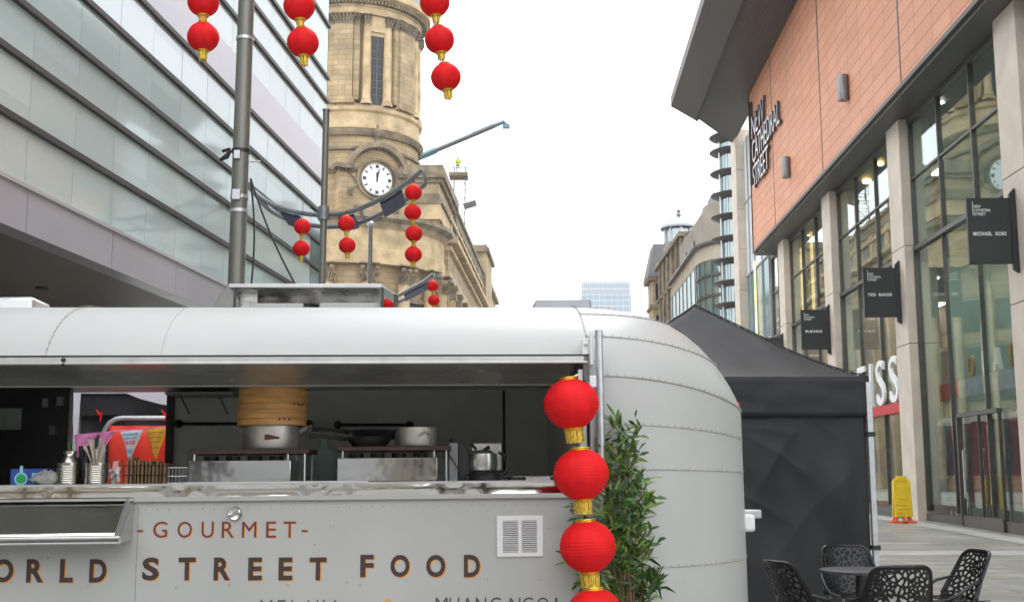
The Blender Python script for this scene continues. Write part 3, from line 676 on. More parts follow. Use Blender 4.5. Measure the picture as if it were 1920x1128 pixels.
# yellow folding barrier by the pillar
h = atY(1693, 978, 31.2)
g = thing('caution_stand', 'yellow plastic caution stand with orange feet beside the stone pillar', 'caution stand', (h.x, h.y, gz(h.y)))
b = MB()
for s in (-1, 1):
    M = frame((0, s * .13, .12), 0, 0, s * R(6))
    b.box(-.20, .20, -.02, .02, 0.05, 1.05, M=M); b.box(-.23, -.18, -.035, .035, .05, 1.0, M=M); b.box(.18, .23, -.035, .035, .05, 1.0, M=M)
    b.box(-.13, .13, -.04, .04, .98, 1.12, M=M)
    for q in range(3): b.box(-.17, .17, -.045, .045, .15 + .1 * q, .18 + .1 * q, M=M)
    b.box(-.12, .12, -.035, .035, .5, .9, M=M)
b.build('panel', K['yellow'], g, bevel=.012)
for s in (-1, 1):
    b = MB(); b.tube([(s * .15, 0, .22), (s * .2, -.1, .03)], [.05, .04]); b.tube([(s * .15, 0, .22), (s * .22, .12, .03)], [.05, .04]); b.box(s * .18 - .12, s * .18 + .12, -.22, .22, 0, .06); b.build('foot', K['orange'], g)
b = MB(); b.tube([(0, 0, .25), (0, -.2, .03)], [.05, .05]); b.box(-.34, .34, -.03, .03, 0, .05); b.build('foot', K['orange'], g)

# ================================================================= finned stair tower
c = atY(1383, 400, 67); 
t = thing('stair_tower', 'slim round glass stair tower ringed with stacked grey disc fins', 'stair tower', (c.x, 67, 0))
MB().lathe([(.95, .25), (.95, 21)], n=28, cap=True).build('glass_shaft', K['tglass'], t)
b = MB()
for a in range(0, 360, 45): p = pol(.97, a); b.tube([(p[0], p[1], .3), (p[0], p[1], 21)], .035, 6)
b.build('mullions', K['galv'], t)
for py in (258, 286, 326, 367, 408, 449, 490, 531, 572, 613, 654, 695, 736, 777):
    z = atY(1350, py, 67).z
    MB().lathe([(.8, z - .34), (1.5, z - .06), (1.57, z), (1.5, z + .04), (.8, z + .04)], n=36).build('disc_fin', K['under'], t)
MB().tube([(-1.1, -.5, .3), (-1.1, -.5, 21)], .045).build('rod', K['galv'], t)
MB().box(.3, 3.2, .2, 2, .25, 21).build('back_wall', K['col'], t)

# ================================================================= buildings beyond, right side
t = thing('rounded_shop_building', 'cream rendered building with rounded glazed corner beyond the stair tower', 'building', frame((14.7, 80, 0), -math.atan(.02)))
zr = atY(1335, 360, 82).z; zm = atY(1335, 438, 82).z
b = MB()
prof = lambda r0, z0, z1: [(r0, z0), (r0, z1)]
CX, CY, RR = 4.2, 8, 4.8
zs = [atY(1330, y, 82).z for y in (590, 540, 500, 470, 440)]
b.lathe([(RR, zs[3]), (RR, zs[4])], (CX, CY, 0), -95, 10, 24); b.box(-.6, 12, 8, 25, zs[3], zs[4]); b.build('cream_band', K['cream'], t)
b = MB(); b.lathe([(RR - .1, .2), (RR - .1, zs[3])], (CX, CY, 0), -95, 10, 24); b.box(-.4, 10, 8, 25, .2, zs[3]); b.build('glazed_corner', K['tglass'], t)
b = MB()
for z in (zs[0], zs[1], zs[2], zs[0] - 2.5, zs[0] - 5): b.lathe([(RR - .1, z - .1), (RR + .05, z - .1), (RR + .05, z + .1), (RR - .1, z + .1)], (CX, CY, 0), -95, 10, 24)
for a in range(-90, 11, 11):
    p = pol(RR, a); b.tube([(CX + p[0], CY + p[1], .3), (CX + p[0], CY + p[1], zs[3])], .05, 4)
b.build('glazing_bars', K['frame'], t)
b = MB(); b.lathe([(RR - .3, zs[4]), (RR - .6, zr + .2), (RR - 1.2, zr + .5)], (CX, CY, 0), -95, 10, 24, cap=True); b.box(.3, 11, 8, 25, zs[4], zr + .4); b.build('upper_storey', K['stoneG'], t)
b = MB(); b.lathe([(RR + .05, zs[4] - .1), (RR + .4, zs[4]), (RR + .4, zs[4] + .15), (RR - .2, zs[4] + .2)], (CX, CY, 0), -95, 10, 24); b.box(-.95, .4, 8, 25, zs[4], zs[4] + .2); b.build('gutter', K['edge'], t)
b = MB(); b.box(-.55, -.45, 8, 25, .2, zs[3]); b.build('side_glazing', K['lglass'], t)
for k in range(3): MB().box(.2, .5, 10 + 5 * k, 12 + 5 * k, zs[4] + .8, zs[4] + 2.2).build('window', K['black'], t)
b = MB()
for k in range(7): b.box(-.62, -.56, 9 + 2.5 * k, 9.12 + 2.5 * k, .2, zs[3])
for z in (5, 8.2, 11.4): b.box(-.62, -.56, 8, 25, z, z + .2)
b.build('side_bars', K['frame'], t)
b = MB(); z = zr + .4; b.box(1.0, 4, 9, 12, z, z + 1.3); b.build('rooftop_plant', K['lead'], t)

YB = 126
t = thing('victorian_corner_building', 'dark sandstone Victorian corner block with steep slate roof and oriel', 'building', (atY(1222, 500, YB).x, YB, 0))
ze, zrf, zb2 = atY(1222, 520, YB).z, atY(1222, 456, YB).z, atY(1222, 578, YB).z
wx = atY(1262, 500, YB).x - atY(1222, 500, YB).x
b = MB(); b.box(0, wx + 6, 0, 4, .2, ze); b.build('wall', K['stoneP'], t)
b = MB(); b.add([(-.5, -.5, ze), (wx + 6, -.5, ze), (wx + 6, 4.5, ze), (-.5, 4.5, ze), (.3, .3, zrf), (wx + 6, .3, zrf), (wx + 6, 3.8, zrf), (.3, 3.8, zrf)], [(0, 1, 5, 4), (1, 2, 6, 5), (2, 3, 7, 6), (3, 0, 4, 7), (4, 5, 6, 7), (3, 2, 1, 0)]); b.build('roof', K['slate'], t)
b = MB(); b.box(-.45, wx + 6, -.45, 4.4, ze - .35, ze); b.box(-.2, wx + 6, -.2, 4.2, ze - 3.4, ze - 3.1); b.build('cornice', K['stoneD'], t)
for k in range(2):
    for z in (ze - 2.8, ze - 6.3, ze - 9.8, ze - 13.3, 6):
        MB().box(.35 + k * 1.1, 1.05 + k * 1.1, -.05, .2, z, z + 2.1).build('window', K['black'], t)
for z in (ze - 2.8, ze - 6.3, ze - 9.8):
    MB().box(-.05, .2, 1.2, 2.6, z, z + 2.1).build('window', K['black'], t)
t = thing('stone_terrace', 'dark sooty stone terrace between the cream rounded building and the Victorian corner block', 'building', (16.0, 105.5, 0))
zt_a = atY(1289, 432, 105).z
MB().box(0, 9, 0, 19, .2, zt_a).build('wall', K['stoneG'], t)
b = MB(); b.box(-.5, 9, -.1, 19.2, zt_a - .4, zt_a); b.box(-.3, 9, 0, 19.1, zt_a - 4, zt_a - 3.7); b.box(-.3, 9, 0, 19.1, zt_a - 8.6, zt_a - 8.3); b.build('cornice', K['stoneD'], t)
for k in range(6):
    b = MB(); b.box(-.3, .1, .4 + 3.1 * k, 1.1 + 3.1 * k, .2, zt_a - .4); b.build('pilaster', K['stoneD'], t)
    for z in (zt_a - 3.3, zt_a - 7.6, zt_a - 12, zt_a - 16): MB().box(-.06, .2, 1.6 + 3.1 * k, 3.0 + 3.1 * k, z, z + 2.3).build('window', K['black'], t)

YC = 116; cc = atY(1273, 430, YC)
t = thing('cupola_building', 'stone block topped by a glazed cupola with pale domed roof and spike finial', 'building', (cc.x, YC, 0))
zA, zB, zC, zD = [atY(1273, y, YC).z for y in (456, 428, 408, 388)]
rc = 31 / F * YC
MB().box(-1.2, 6, -3, 8, .2, zA - 1).build('wall', K['stoneD'], t)
MB().lathe([(rc, zA - 1), (rc * .95, zA)], n=8, cap=True).build('drum', K['lead'], t)
MB().lathe([(rc * .82, zA), (rc * .82, zB)], n=8).build('glazing', K['tglass'], t, angle=20)
b = MB()
for k in range(8): p = pol(rc * .86, 45 * k); b.tube([(p[0], p[1], zA), (p[0], p[1], zB)], .16, 6)
b.build('post', K['galv'], t)
MB().lathe([(rc * 1.15, zB - .1), (rc * 1.15, zB + .1), (rc * .85, zB + .5), (rc * .62, (zB + zC) / 2 + .35), (rc * .3, zC - .1), (.02, zC + .15)], n=24).build('dome', K['copper'], t)
MB().lathe([(.05, zC), (.32, zC + .3), (.1, zC + .5), (.28, zC + .7), (.05, zC + .9), (.02, zD + .9)], n=10).build('finial', K['lead'], t)

# far tower
YT = 985
ca = atY(1090, 523, YT); cb2 = atY(1183, 523, YT); zmid = atY(1100, 549, YT).z
t = thing('distant_skyscraper', 'hazy glass skyscraper far beyond the caravan roof', 'skyscraper', (ca.x, YT, 0))
W = cb2.x - ca.x
b = MB(); b.box(0, W, 0, 14, 0, zmid); b.box(.8, W - .8, .8, 13, zmid, ca.z - 2); b.build('shaft', K['towerg'], t)
b = MB()
for k in range(26): b.box(W * k / 25 - .2, W * k / 25 + .2, -.5, 0, zmid if k % 3 else 0, ca.z)
for z in range(10, int(ca.z), 5): b.box(0, W, -.3, 0, z, z + .7)
b.build('facade_grid', K['fascia'], t)

t = thing('added_reflection_building', 'long stone building, unseen, added behind the camera for the steel counter to reflect', 'building', (0, -34, 0))  # unseen building added behind the camera to give the steel something to reflect
b = MB(); b.box(-45, -4, -12, 0, 0, 11); b.box(2, 45, -12, 0, 0, 8); b.box(-4, 2, -10, -1, 0, 15); b.build('wall', K['stoneG'], t)
b = MB(); b.box(-45.3, -3.8, -12, .5, 11, 11.8); b.box(1.8, 45.2, -12, .4, 8, 8.5); b.build('cornice', K['cream'], t)
for k in range(18):
    for z in (1,): MB().box(-43.5 + 5 * k, -41 + 5 * k, -.1, .06, z, z + 3.4).build('window', K['black'], t)

for (x, y, wd, cm, lab) in ((-6.5, -5.5, 3, 'wood', 'unseen stall with beige canopy, added behind the camera for the caravan steel to reflect'), (-2.2, -7.5, 3, 'ivory', 'unseen stall with white canopy, added behind the camera for the caravan steel to reflect'), (3.0, -6.5, 3, 'pad', 'unseen stall with black canopy, added behind the camera for the caravan steel to reflect')):  # unseen stalls added to bring varied colours into the steel reflections
    g = thing('added_reflection_stall', lab, 'stall', (x, y, 0), 'unseen stalls added for reflections')
    b = MB(); b.add([(-wd / 2, 0, 2.2), (wd / 2, 0, 2.2), (wd / 2, 1.6, 2.5), (-wd / 2, 1.6, 2.5), (-wd / 2, -1.6, 2.5), (wd / 2, -1.6, 2.5), (0, 0, 3.2)], [(0, 1, 6), (4, 0, 6), (1, 5, 6), (5, 4, 6)]); b.box(-wd / 2, wd / 2, -.02, 0, 1.9, 2.2); b.box(-wd / 2, wd / 2, -2.0, -1.98, 0, 2.2); b.build('canopy', K[cm], g)
    b = MB(); b.box(-wd / 2, wd / 2, -.5, 0, .75, .82); b.box(-wd / 2, wd / 2, -.02, 0, .1, .75); b.build('stall_table', K['wood'], g)
    for s in (-1, 1): MB().box(s * wd / 2 - .03, s * wd / 2 + .03, -.03, .03, 0, 2.2).build('leg', K['galv'], g)

# ================================================================= street poles
def pole(px0, py0, px1, py1, Y, wpx, label, top=None):
    p = atY(px1, py1, Y); r = wpx / F * Y / 2
    g = thing('lamp_post', label, 'post', (p.x, Y, gz(Y)))
    zt = top or atY(px0, py0, Y).z
    b = MB(); b.tube([(0, 0, 0), (0, 0, zt - gz(Y))], [r * 1.04, r * .98], 28); b.lathe([(r * 1.7, 0), (r * 1.7, .04), (r * 1.2, .1), (r * 1.05, .1)], n=24); b.build('shaft', K['pole'], g)
    return g, r
g1, r1 = pole(461, 0, 443, 530, 13.5, 31, 'thick grey-brown lamp post with clamps and cables, nearest the caravan', 12)
def band(g, r, z, Y, m='galv'): MB().lathe([(r, z - .02), (r + .012, z - .02), (r + .012, z + .02), (r, z + .02)], n=28).build('clamp_band', K[m], g)
for py in (74, 370, 396): band(g1, r1, atY(450, py, 13.5).z - gz(13.5), 13.5)
zc1 = atY(450, 284, 13.5).z - gz(13.5); band(g1, r1 + .004, zc1, 13.5, 'black')
b = MB(); b.box(-.05, .02, -r1 - .04, -r1, zc1 - .12, zc1 - .02); b.box(-.05, .04, -r1 - .05, -r1, zc1 - .62, zc1 - .5); b.build('bracket', K['galv'], g1)
b = MB(); b.tube([(-r1 - .12, -.04, zc1 - .01), (-r1 - .02, -.04, zc1 + .02)], .02, 6); b.tube([(-r1 - .02, -.05, zc1), (-r1 - .06, -.06, zc1 - .08), (-r1 - .14, -.05, zc1 - .12)], [.02, .035, .02], 8); b.build('cable_clip', K['black'], g1)
b = MB(); b.tube([(r1 + .02, 0, zc1 - .13), (r1 + .14, 0, zc1 - .12)], .01, 6); b.build('hook', K['galv'], g1)
for (k, px, py, bow) in ((0, 471, 530, .02), (1, 556, 530, -.02)):
    a = atY(470, 335, 13.4); e = atY(px, py + 8, 13.0 if k else 13.4); pts = []
    for i in range(13):
        q = i / 12; p = a.lerp(e, q); p.x += bow * math.sin(math.pi * q) * 2 * (1 if k == 0 else 1); pts.append(p)
    b = MB(); b.tube(pts, .012, 6)
    tag(b.build('power_cable', K['black']), ('black cable hanging straight down beside the thick post', 'black cable slanting from the thick post to the roof hatch')[k], 'cable')
g2, r2 = pole(612, 208, 604, 530, 25, 13, 'slim grey post carrying the curved lattice arm, in front of the clock tower')
b = MB(); b.lathe([(.01, .05), (r2 * 1.2, .03), (r2 * 1.2, 0)], (0, 0, atY(612, 208, 25).z - gz(25)), n=16); b.build('cap', K['grey'], g2)
g3, r3 = pole(694, 422, 693, 530, 38, 8.5, 'thin grey post with round cap below the clock')
b = MB(); b.ball((0, 0, atY(694, 420, 38).z - gz(38)), r3 * 1.5, 8); b.build('cap', K['galv'], g3)
def lattice(g, pts_px, Y, span, rr, panels, wid, Ytilt=0):
    base = Vector(g.matrix_basis.translation)
    P1 = []; P2 = []
    for (px, py) in pts_px:
        q = (px - pts_px[0][0]) / (pts_px[-1][0] - pts_px[0][0])
        p = atY(px, py, Y + Ytilt * (q - .5)) - base; P1.append(p); P2.append(p + Vector((0, wid, -.05)))
    def interp(P, n):
        out = []
        for i in range(n + 1):
            x = i / n * (len(P) - 1); k = min(int(x), len(P) - 2); f = x - k
            p0, p1, p2, p3 = P[max(k - 1, 0)], P[k], P[k + 1], P[min(k + 2, len(P) - 1)]
            out.append(.5 * ((2 * p1) + (p2 - p0) * f + (2 * p0 - 5 * p1 + 4 * p2 - p3) * f * f + (3 * p1 - p0 - 3 * p2 + p3) * f ** 3))
        return out
    A, B = interp(P1, 40), interp(P2, 40)
    b = MB(); b.tube(A, rr, 10); b.tube(B, rr, 10)
    for i in range(0, 41, 4): b.tube([A[i], B[i]], rr * .7, 6)
    arm = b.build('curved_arm', K['grey'], g)
    for (i0, i1) in panels:
        b = MB()
        for i in range(i0, i1): b.add([A[i] + Vector((0, .05, -.06)), B[i] + Vector((0, -.05, -.06)), B[i + 1] + Vector((0, -.05, -.06)), A[i + 1] + Vector((0, .05, -.06)), A[i] + Vector((0, .05, -.12)), B[i] + Vector((0, -.05, -.14)), B[i + 1] + Vector((0, -.05, -.14)), A[i + 1] + Vector((0, .05, -.12))], [(0, 1, 2, 3), (7, 6, 5, 4), (0, 3, 7, 4), (1, 5, 6, 2), (0, 4, 5, 1), (3, 2, 6, 7)])
        b.build('light_panel', K['blue'], arm)
    return A, B
lattice(g2, [(468, 352), (500, 378), (548, 396), (606, 403), (662, 395), (718, 371), (762, 343), (792, 318)], 25, 6, .055, [(9, 13), (20, 23), (28, 33)], 1.0, -2)
b = MB(); z = atY(605, 400, 25).z - gz(25); b.lathe([(r2, z - .15), (r2 + .05, z - .15), (r2 + .05, z + .15), (r2, z + .15)], n=16); b.build('collar', K['grey'], g2)
g4, r4 = pole(740, 560, 740, 600, 40, 8, 'slim post behind the roof hatch carrying the small curved arm')
lattice(g4, [(640, 556), (690, 566), (740, 556), (772, 540), (796, 527), (812, 514)], 40, 5, .07, [(20, 34)], .9, -2)

# ================================================================= lanterns
def lantern_mesh(r, ribs=10, hr=False, fold=.055):
    b = MB(); n = 20; prof = []
    for i in range(n + 1):
        a = math.pi * (.115 + .77 * i / n); prof.append((r * math.sin(a), -r * .96 * math.cos(a)))
    fn = (lambda rr, z, a: rr * (1 + 1.3 * fold * (1 - abs(math.sin(a * ribs / 2)) ** .45) * -1 + fold * .3))
    if hr:
        prof = []
        for i in range(61):
            a = math.pi * (.115 + .77 * i / 60); zz = -math.cos(a); prof.append((r * 1.02 * math.sin(a) * (1 + (.016 if i % 3 == 0 else 0)) * (1 - .10 * max(0, -zz - .25)), r * .96 * zz))
        fn = lambda rr, z, a: rr * (1 + .006 * math.cos(a * 12) + .010 * math.sin(3 * a + z * 9))
    b.lathe(prof, n=48 if hr else 42, fn=fn)
    return b.build('x', K['red'], angle=70).data
def ring_mesh(r, h):
    b = MB(); b.lathe([(r * .8, 0), (r, 0), (r * 1.06, h * .25), (r * .98, h * .5), (r * 1.06, h * .75), (r, h), (r * .8, h)], n=24); return b.build('x', K['gold']).data
def fringe_mesh(r, h, n=26):
    b = MB()
    for i in range(n):
        a = 2 * math.pi * i / n; rr = r * rnd.uniform(.92, 1.04); hh = h * rnd.uniform(.92, 1); wd = .5 * 2 * math.pi * r / n
        M = Matrix.Rotation(a + rnd.uniform(-.08, .08), 4, 'Z') @ Matrix.Translation((0, -rr, 0)) @ Matrix.Rotation(rnd.uniform(0, .16), 4, 'X'); b.box(-wd * .8, wd * .8, -.002, 0, -hh, 0, M=M)
    return b.build('x', K['fringe']).data
def mk(r, hr): return dict(body=lantern_mesh(r, hr=hr), ring=ring_mesh(r * .36, r * .14), fringe=fringe_mesh(r * (.34 if hr else .26), r * .48, 26 if hr else 12), tassel=fringe_mesh(r * .28, r * .6, 11), r=r)
kits = {'big': mk(.148, True), 'mid': mk(.15, False)}
for o in [o for o in C.objects if o.name.startswith('x')]: bpy.data.objects.remove(o)
def lantern_string(pts, Y, kit, label, big=False, topcord=True, hang=None):
    k = kits[kit]; r = k['r']; P = [atY(px, py, Y) for px, py in pts]
    g = thing('lantern_string', label, 'lanterns', P[0], 'strings of red paper lanterns')
    for i, p in enumerate(P):
        nx = P[i + 1] if i + 1 < len(P) else None
        d = (nx - p) if nx else (p - P[i - 1] if i else Vector((0, 0, -1))); d = d.normalized()
        tilt = math.atan2(d.x, -d.z) * (.7 if nx or not big else .5)
        M = Matrix.Translation(p - P[0]) @ Matrix.Rotation(-tilt, 4, 'Y') @ Matrix.Rotation(rnd.uniform(0, 6), 4, 'Z')
        o = bpy.data.objects.new('lantern', k['body']); C.objects.link(o); o.parent = g; o.matrix_basis = M
        for (nm, me, z) in (('top_collar', k['ring'], r * .86), ('bottom_collar', k['ring'], -r * 1.0)):
            c = bpy.data.objects.new(nm, me); C.objects.link(c); c.parent = o; c.location = (0, 0, z)
        c = bpy.data.objects.new('tassel', k['fringe'] if nx else k['tassel']); C.objects.link(c); c.parent = o; c.location = (0, 0, -r * .98)
    pts3 = [Vector((0, 0, r * 1.0)) + Vector((0, 0, (hang or .3)))] + [p - P[0] for p in P]
    MB().tube(pts3, .004, 5).build('cord', K['black'], g)
    return g
lantern_string([(1071, 757), (1090, 889), (1102, 1024), (1115, 1152)], 6.38, 'big', 'large red lantern string hanging at the corner of the serving hatch', big=True, hang=.03)
lantern_string([(381, 4), (381, 70)], 10.6, 'mid', 'red lantern string at the top of the photo, left of the thick post', hang=1.6)
lantern_string([(561, 12), (568, 80)], 10.6, 'mid', 'red lantern string at the top, between thick post and stone tower', hang=1.6)
lantern_string([(815, 6), (824, 75), (836, 145)], 11.2, 'mid', 'three red lanterns in a string against the white sky right of the tower', hang=1.6)
lantern_string([(567, 425), (565, 466)], 20.3, 'mid', 'small pair of red lanterns left of the slim post', hang=.3)
lantern_string([(649, 419), (651, 460)], 20.3, 'mid', 'small pair of red lanterns under the curved arm, right of the slim post', hang=.1)
lantern_string([(775, 361), (774, 398), (776, 438), (775, 477)], 20, 'mid', 'string of four small red lanterns in front of the clock tower', hang=.15)
lantern_string([(811, 536), (813, 563)], 29.5, 'mid', 'tiny pair of red lanterns at the tip of the far small arm', hang=.15)
lantern_string([(727, 570), (727, 596)], 27, 'mid', 'red lanterns half hidden under the right end of the caravan roof hatch', hang=.3)

# ================================================================= crane, scaffold, worker
a = atY(700, 331, 122); e = atY(944, 229, 122)
t = thing('boom_lift', 'long grey and teal telescopic boom reaching over the stone building', 'crane', (a.x, a.y, 0))
A = Vector((0, 0, a.z)); E = Vector((e.x - a.x, 0, e.z)); s1 = A.lerp(E, .48); s2 = A.lerp(E, .93)
MB().tube([A, s1], .36, 4).build('boom_base', K['craneblue'], t); MB().tube([A.lerp(E, .35), s2], .27, 4).build('boom_section', K['boomgrey'], t); MB().tube([s1.lerp(s2, .6) + Vector((0, 0, .2)), s2 + Vector((0, 0, .2))], .12, 4).build('boom_stripe', K['craneblue'], t)
b = MB(); b.tube([s2, E, E + Vector((.45, 0, -.5))], .24, 6); b.box(E.x - .1, E.x + .7, -.3, .3, E.z - .7, E.z - .3); b.build('boom_head', K['craneblue'], t)
MB().tube([(0, 0, .2), A], .6, 8).build('mast', K['craneblue'], t)
MB().box(-1.5, 1.5, -4, 4, .25, 1.6).build('chassis', K['craneblue'], t)
YS = 112
zp0 = atY(857, 326, YS).z; xa, xb = atY(842, 326, YS).x, atY(877, 326, YS).x; zb0 = zw - .6
t = thing('scaffold_tower', 'thin scaffold tower with boarded platform standing on the stone building roof', 'scaffold', (xa, YS, zb0))
b = MB(); h = zp0 - zb0; Wd = xb - xa
for x in (Wd * .25, Wd * .85):
    for y in (0, 1.3):
        b.tube([(x, y, 0), (x, y, h + 1.1)], .045, 5)
        k = 0
        while k * .75 < h: b.tube([(x, 0, k * .75), (x, 1.3, k * .75)], .03, 4); k += 1
for k in range(int(h / .75) + 1):
    for y in (0, 1.3): b.tube([(Wd * .25, y, k * .75), (Wd * .85, y, k * .75)], .03, 4)
for k in range(int(h / 1.5)):
    b.tube([(Wd * .25, 0, k * 1.5), (Wd * .85, 0, k * 1.5 + 1.5)], .03, 4)
b.build('frame', K['galvd'], t)
MB().box(0, Wd, -.3, 1.6, h - .25, h + .12).build('platform', K['stoneD'], t)
b = MB()
for z in (.55, 1.05):
    b.tube([(-.3, -.3, h + z), (Wd + .1, -.3, h + z), (Wd + .1, 1.6, h + z), (-.3, 1.6, h + z)], .025, 4, closed=True)
for x in (0, Wd): b.tube([(x, -.3, h), (x, -.3, h + 1.1)], .03, 4)
b.build('guard_rail', K['galvd'], t)
M = frame((Wd * .95, 0, atY(875, 386, YS).z - zb0), 0, R(-18)); MB().box(-.3, 1.0, -.2, .2, -.28, .28, M=M).build('floodlight', K['edge'], t)
# worker
wb = atY(858, 317, YS)
t = thing('person', 'worker in yellow hi-vis jacket and helmet standing on the scaffold platform', 'person', frame((wb.x, YS + .4, zp0 + .14), R(25)))
me = bpy.data.meshes.new('body')
J = [(0, 0, .92), (0, 0, 1.15), (0, .02, 1.4), (0, .02, 1.5), (0, 0, 1.66), (0, -.01, 1.74), (.1, 0, .88), (.12, -.05, .5), (.12, .04, .08), (.12, -.14, .04), (-.1, 0, .88), (-.14, -.1, .5), (-.14, .02, .08), (-.14, -.16, .04),
     (.2, .01, 1.4), (.27, -.06, 1.14), (.2, -.3, 1.1), (.18, -.38, 1.12), (-.2, .01, 1.4), (-.28, -.05, 1.13), (-.2, -.28, 1.05), (-.18, -.36, 1.05)]
Ed = [(0, 1), (1, 2), (2, 3), (3, 4), (4, 5), (0, 6), (6, 7), (7, 8), (8, 9), (0, 10), (10, 11), (11, 12), (12, 13), (2, 14), (14, 15), (15, 16), (16, 17), (2, 18), (18, 19), (19, 20), (20, 21)]
Rr = [.15, .14, .15, .06, .1, .08, .1, .07, .05, .04, .1, .07, .05, .04, .075, .055, .04, .035, .075, .055, .04, .035]
me.from_pydata(J, Ed, []); me.materials.append(K['navy']); o = bpy.data.objects.new('body', me); C.objects.link(o); o.parent = t
q = o.modifiers.new('skin', 'SKIN'); me.skin_vertices.new() if not me.skin_vertices else None
for i, r in enumerate(Rr): me.skin_vertices[0].data[i].radius = (r, r * .85)
me.skin_vertices[0].data[0].use_root = True
o.modifiers.new('sub', 'SUBSURF').levels = 1
f = lambda r, z, a: r * (1 - .25 * abs(math.cos(a)))
b = MB(); b.lathe([(.21, .85), (.2, 1.1), (.22, 1.35), (.19, 1.45), (.09, 1.52)], n=16, fn=f)
for s in (1, -1): b.tube([(s * .19, .01, 1.41), (s * .27, -.06, 1.14), (s * .2, -.27, 1.08)], [.095, .075, .06], 8)
b.build('hi_vis_jacket', K['hivis'], t)
b = MB(); b.lathe([(.14, 1.68), (.13, 1.72), (.12, 1.78), (.08, 1.84), (.01, 1.86)], n=14); b.lathe([(.16, 1.69), (.12, 1.7)], n=14); b.build('helmet', K['letter'], t)
b = MB(); b.ball((0, -.03, 1.62), .09, 8, sz=1.15); b.ball((0, -.13, 1.61), .02, 4); b.build('face', K['skin'], t)

# ================================================================= street food caravan
V = frame((.49, 6.95, 0), R(3.5), R(-.5))
van = thing('food_caravan', 'rounded white street food caravan with its long serving hatch open', 'caravan', V)
BW, ACAP, XL = 1.15, 1.175, -5.3
def vh(px, py, y=0): return hit(V, 1, y, px, py)
prof = [(1.06, .45), (1.13, .52), (BW, .62), (BW, .9), (BW, 1.2), (BW, 1.53), (BW, 1.8), (BW, 2.05)]
for i in range(1, 15):
    a = math.pi / 2 * i / 14; prof.append((max(BW * math.cos(a), .0005), 2.05 + .6 * math.sin(a)))
def cap_pt(w_, z, th):
    k = max(0, z - 1.2) ** 2 * .24 * (w_ / BW) ** 6 * math.cos(th) ** 2
    return (ACAP * (w_ / BW) * math.cos(th), BW + w_ * math.sin(th), z - k)
ox0, ox1 = -3.95, vh(1108, 800).x
oz0, oz1 = vh(700, 912).z, 2.035
b = MB()
for s in (1, -1):
    N = 40; vs = []
    for i in range(N + 1):
        th = -math.pi / 2 + math.pi * i / N
        for (w_, z) in prof:
            p = cap_pt(w_, z, th); vs.append((p[0] if s == 1 else XL - p[0], p[1], p[2]))
    k = len(prof); fs = []
    for i in range(N):
        for j in range(k - 1):
            q = (i * k + j, (i + 1) * k + j, (i + 1) * k + j + 1, i * k + j + 1); fs.append(q if s == 1 else q[::-1])
    b.add(vs, fs)
def wallstrip(b, side, x0, x1, pr):
    ys = lambda w_: BW - w_ if side == 0 else BW + w_
    vs = []; 
    for (w_, z) in pr: vs += [(x0, ys(w_), z), (x1, ys(w_), z)]
    fs = [((2 * j, 2 * j + 1, 2 * j + 3, 2 * j + 2) if side == 0 else (2 * j + 1, 2 * j, 2 * j + 2, 2 * j + 3)) for j in range(len(pr) - 1)]
    b.add(vs, fs)
lowp = [p for p in prof if p[1] < oz0] + [(BW, oz0)]
topp = [(BW, oz1)] + [p for p in prof if p[1] > oz1]
midp = [(BW, oz0), (BW, oz1)]
wallstrip(b, 0, XL, 0, lowp); wallstrip(b, 0, XL, 0, topp); wallstrip(b, 0, XL, ox0, midp); wallstrip(b, 0, ox1, 0, midp)
wx0, wx1 = vh(136, 800, 2.3).x, vh(320, 800, 2.3).x; wz0, wz1 = 1.15, 2.165
top2 = [(BW, 2.1 if p[1] == 2.05 else p[1]) if p[1] < 2.2 else p for p in prof if p[1] >= 2.05]
wallstrip(b, 1, XL, 0, [p for p in prof if p[1] < 1.15] + [(BW, 1.15)]); mid2 = [(BW, 1.15)] + [p for p in prof if 1.15 < p[1] < 2.19]
wallstrip(b, 1, XL, wx0, mid2); wallstrip(b, 1, wx1, 0, mid2)
wallstrip(b, 1, XL, 0, [p for p in prof if p[1] > 2.15])
b.box(XL, 0, .1, 2.2, .45, .5)
# seams and rivets
def seam(pts, m=1, r=.0035, riv=True, tiny=False):
    b.tube(pts, r, 5, m)
    if not riv: return
    acc = 0
    for i in range(len(pts) - 1):
        A, B = Vector(pts[i]), Vector(pts[i + 1]); L = (B - A).length; q = -acc
        while q < L:
            if q >= 0:
                c = A.lerp(B, q / L); b.lathe([(.0042, -.0035), (.0035, .0025), (.001, .0035)] if not tiny else [(.003, -.003), (.0025, .001), (.001, .0018)], (c.x, c.y, c.z + (.010 if not tiny else .001)), n=5, m=0 if tiny else 1)
            q += .055
        acc = (L - (q - .055)) if q > 0 else 0
for (w_, z) in ((BW, .95), (BW, 1.53), (BW, 1.8), (BW, 2.05 + .04), (1.0, 2.346), (.7, 2.526), (.35, 2.622)):
    pts = []
    for i in range(49):
        th = -math.pi / 2 + math.pi * i / 48; p = cap_pt(w_ + .001, z + .002, th); pts.append(p)
    seam(pts)
def hoop(x, riv=True):
    pts = [(x, BW - p[0] - (.002 if p[0] > .5 else 0), p[1] + .002) for p in prof if p[1] > 2.04 or p[1] < 0]
    seam(pts, r=.0004 if x > -2.9 and x < -.5 or x < -3.4 else .0016, tiny=(x > -2.9 and x < -.5 or x < -3.4))
for px in (80, 298): hoop(vh(px, 663).x)
hoop(-.004)
seam([(vh(258, 1000).x, -.001, .5), (vh(258, 1000).x, -.001, oz0 - .1)], r=.002)
for k in range(60): 
    x = -3.9 + k * .065
    if x < -.1: b.lathe([(.004, -.003), (.003, .002), (.0005, .003)], (x, -.004, oz0 - .115), n=5, m=1)
